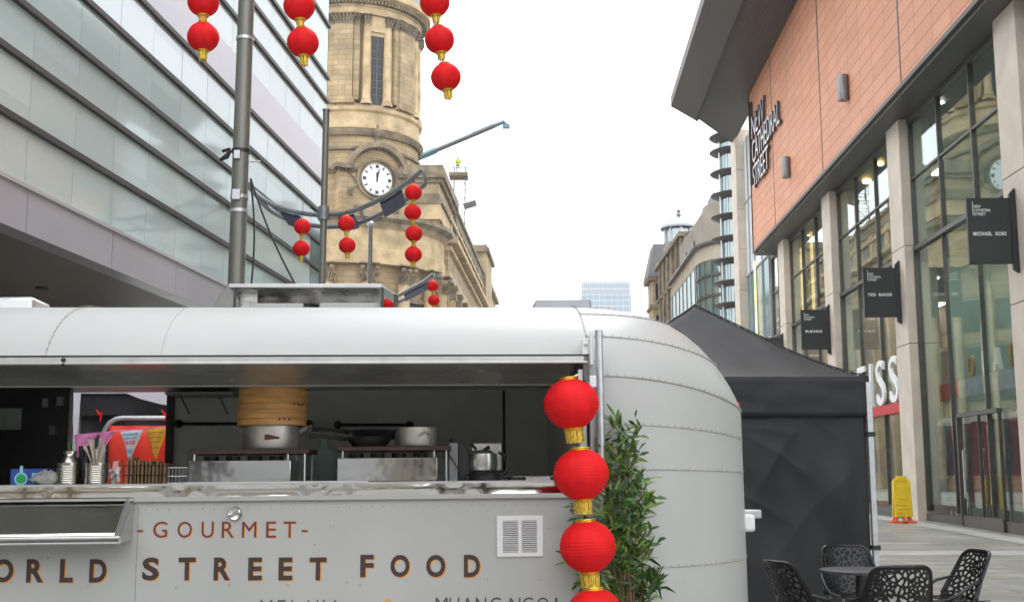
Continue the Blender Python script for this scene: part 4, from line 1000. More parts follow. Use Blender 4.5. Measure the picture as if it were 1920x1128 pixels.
for (px, py) in ((20, 1090), (90, 1045), (165, 1100), (330, 1100), (430, 1095), (590, 1020), (620, 985), (675, 1095), (600, 940), (760, 1085), (915, 1085), (1010, 1085), (1030, 990), (650, 1090), (540, 1095)):
    h = vh(px, py); b.lathe([(.005, -.004), (.004, .003), (.0005, .004)], (h.x, -.002, h.z), n=6, m=1)
b.build('body_shell', [K['van'], K['seam']], van, angle=25)
# inner lining
b = MB()
b.box(XL, -.02, 2.2, 2.25, .5, wz0); b.box(XL, wx0, 2.2, 2.25, wz0, 2.17); b.box(wx1, -.02, 2.2, 2.25, wz0, 2.17); b.box(wx0, wx1, 2.2, 2.25, wz1, 2.17)
b.box(-.06, -.02, .06, 2.2, .5, 2.17); b.box(XL, -.02, .08, 2.22, 2.17, 2.2); b.box(XL, -.02, .06, 2.25, .5, .56); b.box(XL, XL + .04, .06, 2.2, .5, 2.17)
b.box(XL, -.02, .03, .06, .5, oz0 - .02); b.box(XL, -.02, .03, .06, oz1 + .02, 2.16)
b.build('kitchen_lining', K['lining'], van)
xp = vh(134, 800, 1.58).x
b = MB(); b.box(XL + .1, xp, 1.5, 1.6, .56, 2.16); b.build('dark_cabinet', K['black'], van, bevel=.01)
h0, h1 = vh(0, 805, 1.5), vh(42, 765, 1.5)
MB().box(h0.x - .2, h1.x, 1.49, 1.498, h0.z, h1.z).build('paper_notice', K['note'], van)
for px, py in ((88, 755), (115, 752), (101, 806)):
    h = vh(px, py, 1.5); b = MB(); b.box(h.x - .02, h.x + .02, 1.46, 1.5, h.z - .03, h.z + .03); b.build('switch', K['grey'], van)
x = vh(945, 800, 2.2).x; MB().box(x - .01, x + .01, 2.19, 2.2, .6, 2.165).build('lining_joint', K['black'], van)
# window frame at back
for (xa_, xb_) in ((wx1 - .005, wx1 + .05), (wx0 - .05, wx0 + .005)): MB().box(xa_, xb_, 2.16, 2.199, wz0, 2.165).build('back_window_frame', K['black'], van)
# shelf on the back wall
h0, h1 = vh(318, 742, 1.95), vh(441, 742, 1.95)
b = MB(); b.box(h0.x, h1.x, 1.8, 2.2, h0.z, h0.z + .02); b.tube([(h0.x + .1, 1.85, h0.z), (h0.x + .1, 2.18, h0.z - .12)], .008, 6); b.tube([(h1.x - .1, 1.85, h0.z), (h1.x - .1, 2.18, h0.z - .12)], .008, 6); b.build('back_shelf', K['grey'], van)
shz = h0.z + .02
# utensil rails
for (pa, pb, yy) in ((335, 580, 794), (633, 768, 796)):
    a, e = vh(pa, yy, 2.1), vh(pb, yy, 2.1); b = MB(); b.tube([a, e], .012, 8)
    for q in (a, e): b.ball(q, .032, 8); b.tube([q, (q.x, 2.2, q.z)], .012, 6)
    b.build('utensil_rail', K['blackmetal'], van)
# counter
zc_ = vh(700, 905, -.02).z
b = MB(); b.box(ox0, ox1, -.02, .62, zc_ - .03, zc_); b.build('counter', K['brushed'], van, bevel=.004)
b = MB(); zb_ = vh(700, 927, -.02).z
b.grid(80, 4, lambda u, v: (ox0 + (ox1 - ox0) * u, -.024 - .0035 * math.sin(u * 47 + 2 * math.sin(u * 31)) * math.sin(math.pi * v), zb_ + (zc_ - .002 - zb_) * v)); b.build('counter_front', K['steel'], van, angle=80)
zt_ = vh(700, 936, -.02).z
MB().box(vh(252, 930).x, ox1 + .05, -.03, -.001, zt_, zb_).build('counter_trim', K['van'], van, bevel=.003)
MB().box(ox0, ox1, -.03, -.015, zc_ - .005, zc_ + .008).build('counter_lip', K['alum'], van)
# opening frame right
b = MB(); b.box(ox1 - .005, ox1 + .03, -.015, .04, oz0 - .06, oz1); b.box(ox1 + .045, ox1 + .06, -.02, 0, oz0 - .1, oz1 - .02); b.build('opening_frame', K['alum'], van, bevel=.003)
# drop shelf left
xs = vh(250, 940).x; zs0 = vh(200, 938, -.03).z; zs1 = vh(200, 1007, -.25).z
b = MB(); b.grid(30, 6, lambda u, v: (ox0 + (xs - ox0) * u, -.03 - .22 * v, zs0 + (zs1 - zs0) * v)); b.build('drop_shelf', K['steel'], van, solid=.004, angle=80)
b = MB(); b.box(ox0, xs + .01, -.045, -.015, zs0 - .002, zs0 + .012); b.tube([(ox0, -.255, zs1), (xs, -.255, zs1)], .012, 10); b.tube([(ox0, -.235, zs1 - .03), (xs, -.235, zs1 - .03)], .008, 8)
b.prism([(-.03, zs0), (-.26, zs1 + .005), (-.26, zs1 - .03), (-.02, zs1 - .03)], xs - .006, xs + .006, M=Matrix(((0, 0, 1, 0), (1, 0, 0, 0), (0, 1, 0, 0), (0, 0, 0, 1))))
b.tube([(xs - .02, -.035, zs0), (xs - .02, -.255, zs1)], .016, 8)
b.build('shelf_edge', K['alum'], van)
# hatch
yo = -.6; zo1, zo0 = vh(500, 668, yo).z, vh(500, 683, yo).z; xr = vh(1104, 670, yo).x; xl = ox0 - .1
b = MB(); n = 10
def hp(v): return (0 + yo * v, oz1 + .005 + (zo0 + .012 - oz1) * v + .03 * math.sin(math.pi * v))
b.grid(60, n, lambda u, v: (xl + (xr - .02 - xl) * u, hp(v)[0], hp(v)[1])); b.build('hatch_lining', K['hatchin'], van, angle=80)
b = MB(); b.grid(1, n, lambda u, v: (xl + (xr - xl) * u, hp(v)[0], hp(v)[1] + .03)); b.build('hatch', K['van'], van)
b = MB(); b.box(xl, xr - .01, yo - .02, yo, zo0 + .006, zo1); b.box(xl, xr - .01, yo - .028, yo - .005, zo0, zo0 + .014); b.build('hatch_lip', K['alum'], van, bevel=.004)
MB().box(xl, xr, yo - .025, yo + .02, zo1 - .0, zo1 + .006).build('hatch_seal', K['black'], van)
b = MB(); pl = [(yo - .02, zo1)] + [(hp(v / 6)[0], hp(v / 6)[1] + .035) for v in range(6, -1, -1)] + [(0, oz1 - .05), (-.3, hp(.5)[1] - .035), (yo + .05, zo0 - .09), (yo - .02, zo0 - .10)]
MX = Matrix(((0, 0, 1, 0), (1, 0, 0, 0), (0, 1, 0, 0), (0, 0, 0, 1)))
b.prism(pl, xr - .035, xr, M=MX); b.build('hatch_end', K['edge'], van, bevel=.004)
b = MB(); h = vh(1090, 700, yo + .03); b.box(h.x - .02, h.x + .02, yo + .0, yo + .05, h.z - .04, h.z + .02); b.tube([(h.x, yo + .02, h.z), (h.x - .06, yo + .02, h.z - .03)], .01); b.tube([(h.x + .02, yo + .03, h.z - .02), (h.x + .03, -.02, h.z - .35)], .009); b.build('latch', K['galv'], van)
for px in (118,):
    h = vh(px, 676, yo - .03); b = MB(); b.ball((h.x, yo - .026, h.z + .005), .012, 6); b.ball((h.x, yo - .026, h.z - .02), .009, 6); b.build('bolt', K['black'], van)
# upright awning tube with bracket
h0, h1 = vh(1124, 619, -.09), vh(1128, 900, -.09)
b = MB(); b.tube([(h1.x, -.09, .55), (h1.x - .0, -.09, h0.z)], .024, 18); b.build('awning_pole', K['galv'], van)
b = MB(); hz = vh(1108, 634, -.05).z; b.prism([(-.075, hz + .04), (-.075, hz - .16), (.02, hz - .16), (.06, hz)], h1.x - .05, h1.x - .03, M=MX); b.box(h1.x - .09, h1.x - .03, -.02, .04, hz - .12, hz)
for q in (.03, .09): b.ball((h1.x - .07, -.025, hz - q), .012, 6)
b.box(h1.x - .06, h1.x - .01, -.1, .0, oz1 - .02, oz1 + .05); b.build('pole_bracket', K['vinyl'], van, bevel=.003)
# lock
h = vh(441, 962); MK2 = Matrix.Translation((h.x, 0, h.z)) @ Matrix.Rotation(R(90), 4, 'X')
b = MB(); b.add([MK2 @ Vector(v) for v in MB().lathe([(.044, 0), (.044, .008), (.038, .018), (.03, .012), (.001, .010)], n=32).v], MB().lathe([(.044, 0), (.044, .008), (.038, .018), (.03, .012), (.001, .010)], n=32).f)
b.box(-.026, .026, -.008, .008, .01, .024, M=MK2 @ Matrix.Rotation(R(28), 4, 'Z')); b.build('round_lock', K['steel'], van)
# vent grille
ha, hb = vh(931, 1044), vh(1018, 965)
b = MB(); b.box(ha.x, hb.x, -.012, 0, ha.z, hb.z); o = b.build('vent_grille', K['vinyl'], van, bevel=.006)
b = MB(); wv = hb.x - ha.x; hv = hb.z - ha.z
for s in (0, 1):
    x0 = ha.x + wv * (.14 + .40 * s); x1 = x0 + wv * .32
    for k in range(15):
        z = ha.z + hv * (.12 + .76 * k / 15); M = frame((0, -.012, z), 0, 0, R(-35)); b.box(x0, x1, -.012, 0, 0, .004, M=M)
b.build('louvre', K['vinyl'], o)
b = MB()
for s in (0, 1):
    x0 = ha.x + wv * (.14 + .40 * s); b.box(x0, x0 + wv * .32, -.0135, -.011, ha.z + hv * .12, ha.z + hv * .88)
b.build('louvre_gap', K['pad'], o)
# lettering
def spaced(chars, py0, py1, m, wfrac, bold, shadow, name):
    for ch, px in chars:
        b = MB()
        h0 = vh(px, py1); h1 = vh(px, py0); H = h1.z - h0.z
        wd = H * {'I': .16, '-': .4, 'L': .62, 'T': .82, 'E': .66, 'F': .66, 'M': .95, 'W': 1.3, 'O': .95, 'G': .92, 'N': .85, 'A': .9}.get(ch, .8) * wfrac
        hh = H * .12 if ch == '-' else H
        vs, fs, W = text_mesh(ch, hh, wd, bold=bold, depth=.0008)
        zb = h0.z + (H * .35 if ch == '-' else 0)
        if shadow: b.add([(h0.x - wd / 2 + v.x + H * .055, v.y - .0012, zb + v.z - H * .045) for v in vs], fs, 1)
        b.add([(h0.x - wd / 2 + v.x, v.y - .0028, zb + v.z) for v in vs], fs, 0)
        b.build(name, [K[m], K['shadowgold']], van)
gy = lambda px, a: a - .0125 * (px - 300)
for word, cs in (('GOURMET', [('-', 262), ('G', 300), ('O', 346), ('U', 389), ('R', 427), ('M', 467), ('E', 508), ('T', 543), ('-', 571)]),):
    spaced(cs, 977, 1007, 'maroon', .95, .0, True, 'painted_letter')
spaced([('W', -58), ('O', 5), ('R', 65), ('L', 124), ('D', 183)], 1047, 1091, 'brown', .92, .035, True, 'painted_letter')
spaced([('S', 282), ('T', 350), ('R', 416), ('E', 478), ('E', 535), ('T', 596)], 1044, 1087, 'brown', .92, .035, True, 'painted_letter')
spaced([('F', 688), ('O', 750), ('O', 817), ('D', 885)], 1039, 1081, 'brown', .92, .035, True, 'painted_letter')
spaced([('M', 499), ('E', 528), ('L', 553), ('A', 578), ('K', 603), ('A', 628)], 1124, 1152, 'pad', .85, -.01, False, 'small_letter')
spaced([('M', 828), ('U', 852), ('A', 877), ('N', 902), ('G', 929), ('N', 966), ('G', 990), ('O', 1018), ('I', 1043)], 1119, 1147, 'pad', .85, -.01, False, 'small_letter')
h = vh(727, 1130); b = MB(); b.prism([(-.03, 0), (0, -.03), (.03, 0), (0, .03)], 0, .002, M=Matrix.Translation((h.x, -.001, h.z)) @ Matrix.Rotation(R(90), 4, 'X')); b.build('diamond_mark', K['shadowgold'], van)
# roof hatch with flared lid
yh = 1.35
hx = lambda px, py, y=yh: vh(px, py, y)
zl = hx(570, 536).z; xa_, xb_ = hx(430, 536).x, hx(716, 540).x
b = MB()
b.box(xa_, xb_, yh - .03, yh + .5, zl - .016, zl + .012)
zf = hx(405, 573, yh + .1).z; xf = hx(405, 573, yh + .1).x
b.add([(xa_, yh - .03, zl - .01), (xa_, yh + .5, zl - .01), (xf, yh + .5, zf), (xf, yh + .05, zf), (xa_, yh - .03, zl + .01), (xa_, yh + .5, zl + .01), (xf - .01, yh + .5, zf + .01), (xf - .01, yh + .05, zf + .01)], [(0, 3, 2, 1), (4, 5, 6, 7), (0, 4, 7, 3), (1, 2, 6, 5)])
zg, xg = hx(742, 556, yh + .1).z, hx(742, 556, yh + .1).x
b.add([(xb_, yh - .03, zl - .01), (xb_, yh + .5, zl - .01), (xg, yh + .5, zg), (xg, yh + .05, zg), (xb_, yh - .03, zl + .01), (xb_, yh + .5, zl + .01), (xg + .01, yh + .5, zg + .01), (xg + .01, yh + .05, zg + .01)], [(0, 1, 2, 3), (4, 7, 6, 5), (0, 3, 7, 4), (1, 5, 6, 2)])
b.build('roof_hatch_lid', K['alum'], van, bevel=.003)
MB().grid(30, 1, lambda u, v: (xa_ + .02 + (xb_ - xa_ - .04) * u, yh + .46 * v, zl - .02 - .07 * v + .004 * math.sin(u * 30))).build('roof_hatch_reflector', K['brushed'], van)
b = MB()
for px in (441, 717, 741): p = hx(px, 560); b.box(p.x - .01, p.x + .01, yh - .02, yh, 2.6, zl - .016 if px < 730 else zg)
b.box(hx(480, 560).x, hx(715, 560).x, yh + .44, yh + .46, zl - .12, zl - .09); b.build('roof_hatch_frame', K['pad'], van)
MB().box(hx(446, 560).x, hx(478, 560).x, yh + .1, yh + .14, 2.6, zl - .02).build('roof_hatch_side', K['brushed'], van)
for (pa, pb, py) in ((466, 568, 567), (598, 712, 566)):
    z = hx(pa, py).z; b = MB(); b.box(hx(pa, py).x, hx(pb, py).x, yh + .02, yh + .3, 2.6, z); b.build('skylight_box', K['van'], van, bevel=.01)
# low roof vents
z = hx(1050, 563).z
def ventbox(pa, pb, py, taper, name='roof_vent'):
    z = hx((pa + pb) / 2, py).z; x0, x1 = hx(pa, py).x, hx(pb, py).x
    b = MB(); b.add([(x0, yh - .1, 2.6), (x1, yh - .1, 2.6), (x1, yh + .35, 2.6), (x0, yh + .35, 2.6), (x0 + taper, yh - .06, z), (x1 - .01, yh - .06, z + .005), (x1 - .01, yh + .3, z + .005), (x0 + taper, yh + .3, z)], [(3, 2, 1, 0), (4, 5, 6, 7), (0, 1, 5, 4), (1, 2, 6, 5), (2, 3, 7, 6), (3, 0, 4, 7)]); return b
ventbox(988, 1108, 564, .06).build('roof_vent', K['grey'], van, bevel=.012)
ventbox(-70, 72, 559, .0).build('roof_vent', K['alum'], van, bevel=.03)
# side light and door hinge at the rounded end
p = Vector(cap_pt(BW, hit(V, 1, 1.15, 1398, 740).z + .14, R(3)))
b = MB(); b.box(p.x - .04, p.x + .035, p.y - .06, p.y + .04, p.z - .065, p.z + .045); b.build('marker_light', K['taillight'], van, bevel=.012)
p = hit(V, 1, .9, 1403, 980)
b = MB(); b.box(p.x - .05, p.x + .035, .84, .95, p.z - .055, p.z + .06); b.build('door_hinge', K['vinyl'], van, bevel=.02)
p = hit(V, 1, 1.1, 1415, 963); b = MB(); b.box(p.x - .09, p.x + .045, 1.08, 1.15, p.z - .03, p.z + .03); b.build('door_catch', K['galv'], van, bevel=.008)
h = hit(V, 1, 0, 1285, 884); 
# running gear
MB().box(XL + .3, -.4, .25, 2.05, .3, .45).build('chassis', K['edge'], van)
for s in (.12, 2.0):
    for x in (-2.2, -2.95):
        M = Matrix.Translation((x, s, .33)) @ Matrix.Rotation(R(90), 4, 'Y') @ Matrix.Rotation(R(90), 4, 'X')
        q = MB().lathe([(.2, -.09), (.33, -.08), (.335, 0), (.33, .08), (.2, .09), (.001, .05)], n=24); o = MB(); o.add([Matrix.Translation((x, s, .33)) @ Matrix.Rotation(R(90), 4, 'X') @ Vector(v) for v in q.v], q.f); o.build('wheel', K['black'], van)

# ================================================================= things on the counter
def onv(x, y, z): return V @ Matrix.Translation((x, y, z))
def vx(px, y, py=880): return vh(px, py, y).x
ppm = lambda y: F / (6.9 + y)
ct = zc_
for i, (pa, pb, pc, top, bt, lab) in enumerate(((353, 545, 580, 842, 903, 'polished gas griddle with dark plate carrying the steamer pot'), (632, 820, 846, 838, 901, 'polished gas griddle with dark red plate carrying pan and small pot'))):
    y0 = .10; x0, x1, x2 = vx(pa, y0), vx(pb, y0), vx(pc, y0); xm_ = (x0 + x1) / 2
    zt2 = vh(400, 863 if i == 0 else 860, y0).z; z3, z4 = vh(400, top + 9, y0).z, vh(400, top, y0).z
    g = thing('griddle', lab, 'griddle', onv(xm_, y0, ct), 'griddles on the caravan counter')
    hw = (x1 - x0) / 2; zz = zt2 - ct
    MB().box(-hw, hw, .0, .42, .012, zz).build('case', K['steel'], g, bevel=.004)
    MB().box(-hw + .0, hw + (x2 - x1), -.005, .44, z3 - ct, z4 - ct).build('plate', K['iron'], g, bevel=.004)
    b = MB()
    for x in (-hw + .03, hw - .02, hw + (x2 - x1) - .03):
        for y in (.01, .4): MB().tube([(x, y, 0), (x, y, z3 - ct)], .006, 6).build('stand_leg', K['galv'], g)
    b = MB()
    for k in range(4): b.tube([(-hw + .1 + k * .13, .18, zz), (-hw + .1 + k * .13, .18, z3 - ct - .01)], .045, 10)
    b.build('burner', K['black'], g)
gz_top = [vh(400, 842, .1).z, vh(400, 838, .1).z]
# pot with steamers
yp = .30; xp_ = vx(508, yp); rp = 51 / ppm(yp); zb_p = gz_top[0] + .002; ht = 41 / ppm(yp)
g = thing('cooking_pot', 'wide aluminium pot with burnt stain under the bamboo steamers', 'pot', onv(xp_, yp, zb_p), 'aluminium pots')
b = MB(); b.lathe([(.001, 0), (rp * .97, 0), (rp, .01), (rp, ht), (rp * 1.02, ht), (rp * 1.02, ht + .004), (rp * .97, ht + .004), (rp * .97, .02), (.001, .015)], n=40); b.build('body', K['pot'], g)
for s in (-1, 1):
    b = MB(); b.tube([(s * rp, -.04, ht * .75), (s * (rp + .04), -.04, ht * .95), (s * (rp + .07), 0, ht * 1.05), (s * (rp + .04), .04, ht * .95), (s * rp, .04, ht * .75)], .006, 6); b.build('handle', K['galv'], g)
b = MB()
for k in range(14):
    u = k / 13; a = -2 + u * 22; w2 = .012 * (1 - u) + .003; M = Matrix.Rotation(R(a), 4, 'Z'); b.box(-.012, .012, -rp - .0015, -rp + .002, ht * .52 - w2 + rnd.uniform(-.004, .004) - u * .005, ht * .52 + w2 - u * .004, M=M)
b.build('burnt_stain', K['wear'], g)
rs = 63 / ppm(yp); th = 27.5 / ppm(yp)
for k in range(3):
    g = thing('bamboo_steamer', ('bottom tier of the bamboo steamer stack, resting on the pot', 'middle tier of the bamboo steamer stack', 'top tier of the bamboo steamer stack, just below the hatch')[k], 'steamer', onv(xp_ + .004 * k, yp, zb_p + ht + .006 + k * (th + .001)), 'bamboo steamers')
    b = MB(); b.lathe([(rs * .9, 0), (rs, 0), (rs, th * .40), (rs * .985, th * .42), (rs, th * .44), (rs, th), (rs * .93, th), (rs * .93, .01)], n=48); b.build('hoop', K['bamboo'], g, angle=50)
    b = MB(); M = Matrix.Rotation(R(20 + k * 25), 4, 'Z')
    for q in range(3): b.box(-.006 + .03 * q, .006 + .03 * q, -rs - .003, -rs + .002, th * .3, th * .42, M=M)
    b.build('binding', K['wear'], g)
g = thing('steamer_lid', 'woven bamboo lid on top of the steamer stack', 'lid', onv(xp_ + .01, yp, zb_p + ht + .006 + 3 * (th + .001)))
b = MB(); b.lathe([(rs, 0), (rs, .03), (rs * .7, .05), (.001, .06)], n=40); b.build('cover', K['bamboo'], g); MB().tube([(-.04, 0, .055), (0, 0, .09), (.04, 0, .055)], .008).build('handle', K['bamboo'], g)
# small pot + pan
yq = .28; xq = vx(779, yq); rq = 39 / ppm(yq); hq = 34 / ppm(yq)
g = thing('cooking_pot', 'small plain aluminium pot with loop handle on the right griddle', 'pot', onv(xq, yq, gz_top[1] + .002), 'aluminium pots')
MB().lathe([(.001, 0), (rq * .98, 0), (rq, .01), (rq, hq), (rq * .97, hq), (rq * .97, .02), (.001, .015)], n=36).build('body', K['pot'], g)
b = MB(); pts = []
for i in range(9):
    a = R(10 + 34 * i / 8); pts.append((math.sin(a) * (rq + .022), -math.cos(a) * (rq + .022), hq * (.5 + .22 * math.sin(math.pi * i / 8))))
b.tube(pts, .005, 6); b.build('handle', K['galv'], g)
yw = .22; xw = vx(692, yw); rw = 44 / ppm(yw)
for j, (lab, dx, dz, s) in enumerate((('shiny black frying pan at the front of the right griddle', 0, 0, 1), ('dark wok stacked behind and above the black frying pan', .03, .045, 1.15))):
    g = thing('frying_pan' if j == 0 else 'wok', lab, 'pan', onv(xw + dx, yw + .1 * j, gz_top[1] + .002 + dz))
    b = MB(); b.lathe([(.001, 0), (rw * .7 * s, 0), (rw * .95 * s, .045), (rw * s, .055), (rw * .96 * s, .055), (rw * .68 * s, .006), (.001, .006)], n=36); b.build('bowl', K['blackmetal'], g)
    b = MB(); b.tube([(-rw * s * .95, 0, .045), (-rw * s - .1, -.01, .06), (-rw * s - .22, -.01, .065)], [.012, .011, .014], 8); b.build('handle', K['black'], g)
# appliance and coffee machine on the right
ya = .32; za = lambda py: vh(800, py, ya).z
g = thing('metal_switch_box', 'small grey metal box with dark side and hanging cable beside the right griddle', 'appliance', onv(vx(850, ya), ya, ct))
b = MB(); w5 = 9 / ppm(ya); hh = za(829) - ct; b.box(-w5, w5, 0, .2, .0, hh); b.build('case', K['grey'], g, bevel=.006)
b = MB(); pr = [(w5, 0), (w5 + .07, 0), (w5 + .07, hh * .6), (w5 + .045, hh * .92), (w5, hh)]; b.prism([(x, z) for x, z in pr], -.18, 0, M=Matrix.Rotation(R(90), 4, 'X')); b.build('side_hood', K['black'], g, bevel=.006)
b = MB(); b.tube([(-w5 - .01, -.01, hh * .75), (-w5 + .02, -.015, hh * .6), (w5, -.015, .08), (w5 + .03, -.01, 0.01)], .004, 6); b.ball((-.01, .08, hh + .01), .018); b.build('cable', K['black'], g)
g = thing('slicing_machine', 'dark steel kitchen slicer with back plate, curved handle and round drum', 'appliance', onv(vx(908, ya), ya, ct))
hh = za(828) - ct
b = MB(); b.box(-.08, .12, .14, .16, hh * .25, hh); b.build('back_plate', K['brushed'], g, bevel=.01)
b = MB(); b.lathe([(.001, 0), (.1, 0), (.11, .02), (.09, .06), (.001, .06)], n=24); b.box(-.12, .13, -.04, .16, 0, .045); b.build('base', K['black'], g, bevel=.008)
b = MB(); b.lathe([(.001, .07), (.09, .07), (.095, .1), (.09, hh * .7), (.06, hh * .78), (.001, hh * .8)], (-.01, .04, 0), n=28); b.build('drum', K['brushed'], g)
b = MB(); b.tube([(.09, -.02, hh * .72), (.14, -.04, hh * .62), (.155, -.05, hh * .42), (.13, -.05, hh * .22), (.1, -.04, hh * .18)], .009, 8); b.build('handle', K['black'], g); MB().tube([(-.08, 0, hh * .95), (-.05, -.02, hh * .8)], .01).build('lever', K['black'], g); MB().tube([(0, 0, hh * .78), (.03, -.02, hh * .86)], .012).build('knob', K['black'], g)
for j, (pa, pb, py, m, lab) in enumerate(((955, 978, 893, 'pad', 'dark knife block lying flat, right of the slicer'), (985, 1032, 894, 'alum', 'folded pale cloth lying at the right end of the counter'), (800, 842, 903, 'pad', 'flat dark tray edge in front of the metal switch box'))):
    y = .15; z = vh(900, py, y).z; b = MB(); b.box(vx(pa, y), vx(pb, y), y, y + .22, ct + .001, max(z, ct + .012)); o = b.build(('knife_block', 'folded_cloth', 'tray')[j], K[m], bevel=.004); o.matrix_basis = V; tag(o, lab, ('knife block', 'cloth', 'tray')[j])
y = .12
for j in range(3):
    g = thing('kitchen_knife', ('knife with black handle, leftmost on the counter end', 'middle knife with black handle lying on the counter end', 'knife nearest the lantern string on the counter end')[j], 'knife', onv(vx(962 + 26 * j, y), y + .05 * j, ct + .03) @ Matrix.Rotation(R(8 * j - 6), 4, 'Z'), 'knives on the counter')
    MB().box(0, .12, -.012, .012, -.001, .001).build('blade', K['galv'], g); MB().box(-.09, 0, -.01, .01, -.006, .006).build('handle', K['black'], g, bevel=.003)
# left group
def tin(px, label, rpx, pyt, y=.08):
    r = rpx / ppm(y); z = vh(px, pyt, y).z - ct
    g = thing('food_tin', label, 'tin', onv(vx(px, y), y, ct), 'ribbed steel tins')
    pr = [(r * .96, 0)]
    n = 40
    for i in range(n + 1): pr.append((r * (1 + (.018 * math.sin(i * 2 * math.pi / 4) if 4 < i < n - 4 else 0)), z * i / n))
    pr += [(r * 1.03, z), (r * 1.03, z + .003), (r * .95, z + .003), (r * .95, .01)]
    MB().lathe(pr, n=36).build('can', K['tin'], g, angle=60); return g, r, z
tin(127, 'ribbed steel tin on the left holding the squeeze bottle', 20, 868)
tin(180, 'ribbed steel tin on the right holding wooden cutlery', 20, 868)
y = .08; s = 1 / ppm(y)
g = thing('squeeze_bottle', 'steel topped bottle with dark green nozzle standing in the left tin', 'bottle', onv(vx(130, y), y, ct + .03))
b = MB(); zt3 = vh(130, 850, y).z - ct - .03; b.lathe([(.001, 0), (.05, 0), (.05, zt3 * .75), (.035, zt3 * .9), (.034, zt3), (.04, zt3), (.04, zt3 + .015), (.001, zt3 + .02)], n=24); b.build('flask', K['tin'], g)
b = MB(); b.tube([(0, 0, zt3 + .015), (-.012, 0, vh(130, 828, y).z - ct - .03)], [.016, .008], 10); b.build('nozzle', K['leaf'], g)
for k in range(13):
    a = rnd.uniform(0, 6.28); lean = rnd.uniform(.06, .28); top = vh(180, rnd.uniform(818, 842), y).z - ct
    dx = math.cos(a) * lean * .28; g = thing('wooden_fork', '', 'cutlery', onv(vx(180, y), y, ct) , 'wooden cutlery in the right tin')
    g['label'] = 'pale wooden fork or spoon bundled upright in the right tin'
    b = MB(); A = Vector((-dx * .35, rnd.uniform(-.02, .02), .01)); B = Vector((dx, rnd.uniform(-.03, .03), top)); d = (B - A); side = Vector((1, 0, 0)) * .0045
    q = [A - side, A + side, A + d * .7 + side, B + side * 2.2, B - side * 2.2, A + d * .7 - side]; off = Vector((0, .003, 0))
    b.add(q + [p + off for p in q], [(0, 1, 2, 5), (5, 2, 3, 4), (6, 11, 8, 7), (11, 10, 9, 8), (0, 6, 7, 1), (1, 7, 8, 2), (2, 8, 9, 3), (3, 9, 10, 4), (4, 10, 11, 5), (5, 11, 6, 0)]); b.build('stick', K['wood'], g)
for k, px in enumerate((152, 160)):
    g = thing('sauce_bottle', ('black sauce bottle leaning behind the two tins, left one', 'black sauce bottle behind the two tins, right one')[k], 'bottle', onv(vx(px, .2), .2, ct) @ Matrix.Rotation(R(8 * (1 - 2 * k)), 4, 'Y'))
    z = vh(px, 835, .2).z - ct; MB().lathe([(.001, 0), (.028, 0), (.03, .02), (.03, z * .6), (.014, z * .75), (.012, z)], n=20, cap=True).build('bottle_body', K['black'], g)
g = thing('glass_jar', 'clear glass jar with small contents between tin and carton basket', 'jar', onv(vx(217, y), y, ct))
z = vh(217, 863, y).z - ct; b = MB(); b.lathe([(.001, .002), (.042, .002), (.045, .02), (.045, z * .8), (.038, z * .9), (.038, z)], n=28); b.build('glass', K['glass'], g)
b = MB()
for k in range(14): b.ball((rnd.uniform(-.025, .025), rnd.uniform(-.025, .025), .02 + .006 * k), .012, 4)
b.build('contents', K['coat3'], g)
g = thing('carton_basket', 'wire basket on the counter packed with folded brown food cartons', 'basket', onv(vx(272, y), y, ct))
bw, bh = 38 * s, vh(272, 872, y).z - ct
b = MB()
for z in (.005, bh * .5, bh): b.tube([(-bw, 0, z), (bw, 0, z), (bw, .2, z), (-bw, .2, z)], .0025, 4, closed=True)
for k in range(9): x = -bw + 2 * bw * k / 8; b.tube([(x, 0, 0), (x, 0, bh)], .002, 4); b.tube([(x, .2, 0), (x, .2, bh)], .002, 4)
b.build('wire_frame', K['blackmetal'], g)
for k in range(11):
    x = -bw + .012 + (2 * bw - .03) * k / 10; tt = bh * rnd.uniform(1.0, 1.25) * (1.12 if k < 5 else .95)
    c_ = thing('food_carton', '', 'carton', onv(vx(272, y) + x, y + .01, ct + .006), 'folded cartons in the wire basket')
    c_['label'] = 'flat folded brown food carton standing in the wire basket'
    b = MB(); M = Matrix.Rotation(R(rnd.uniform(-4, 4)), 4, 'Z'); b.box(0, .010, 0, .17, 0, tt, M=M); b.box(.004, .012, .01, .15, 0, tt * .9, M=M); b.build('board', K['card'], c_)
g = thing('tissue_box', 'blue card box with a green round mark at the far left of the counter', 'box', onv(vx(55, y), y, ct))
bw, bh = 33 * s, vh(55, 878, y).z - ct; MB().box(-bw, bw, 0, .12, 0, bh).build('carton', K['bluebox'], g, bevel=.003)
b = MB(); M = Matrix.Translation((-bw * .42, -.001, bh * .42)) @ Matrix.Rotation(R(90), 4, 'X'); cp = lambda r: [(r * math.cos(i * .314), r * math.sin(i * .314)) for i in range(20)]
b.prism(cp(.038), 0, .001, 1, M); b.prism([(-.01, .03), (.01, .03), (.008, .075), (-.008, .075)], .0, .0008, 1, M); b.prism(cp(.028), .0012, .002, 0, M); b.box(bw * .15, bw * .6, -.0015, 0, bh * .2, bh * .75, 1)
b.build('printed_mark', [K['green'], K['palebl']], g)
g = thing('plastic_bag', 'crumpled clear plastic bag of serviettes beside the blue box', 'bag', onv(vx(88, .06), .06, ct))
rr = random.Random(3); b = MB(); b.grid(16, 10, lambda u, v: ((.09 + .018 * math.sin(v * 9 + u * 7)) * math.cos(2 * math.pi * u) * math.sin(math.pi * (v * .86 + .07)), (.04 + .01 * math.sin(u * 31)) * math.sin(2 * math.pi * u) * math.sin(math.pi * (v * .86 + .07)), .085 * v + .012 * math.sin(u * 19 + v * 13) * v)); b.build('film', K['bag'], g, angle=20)
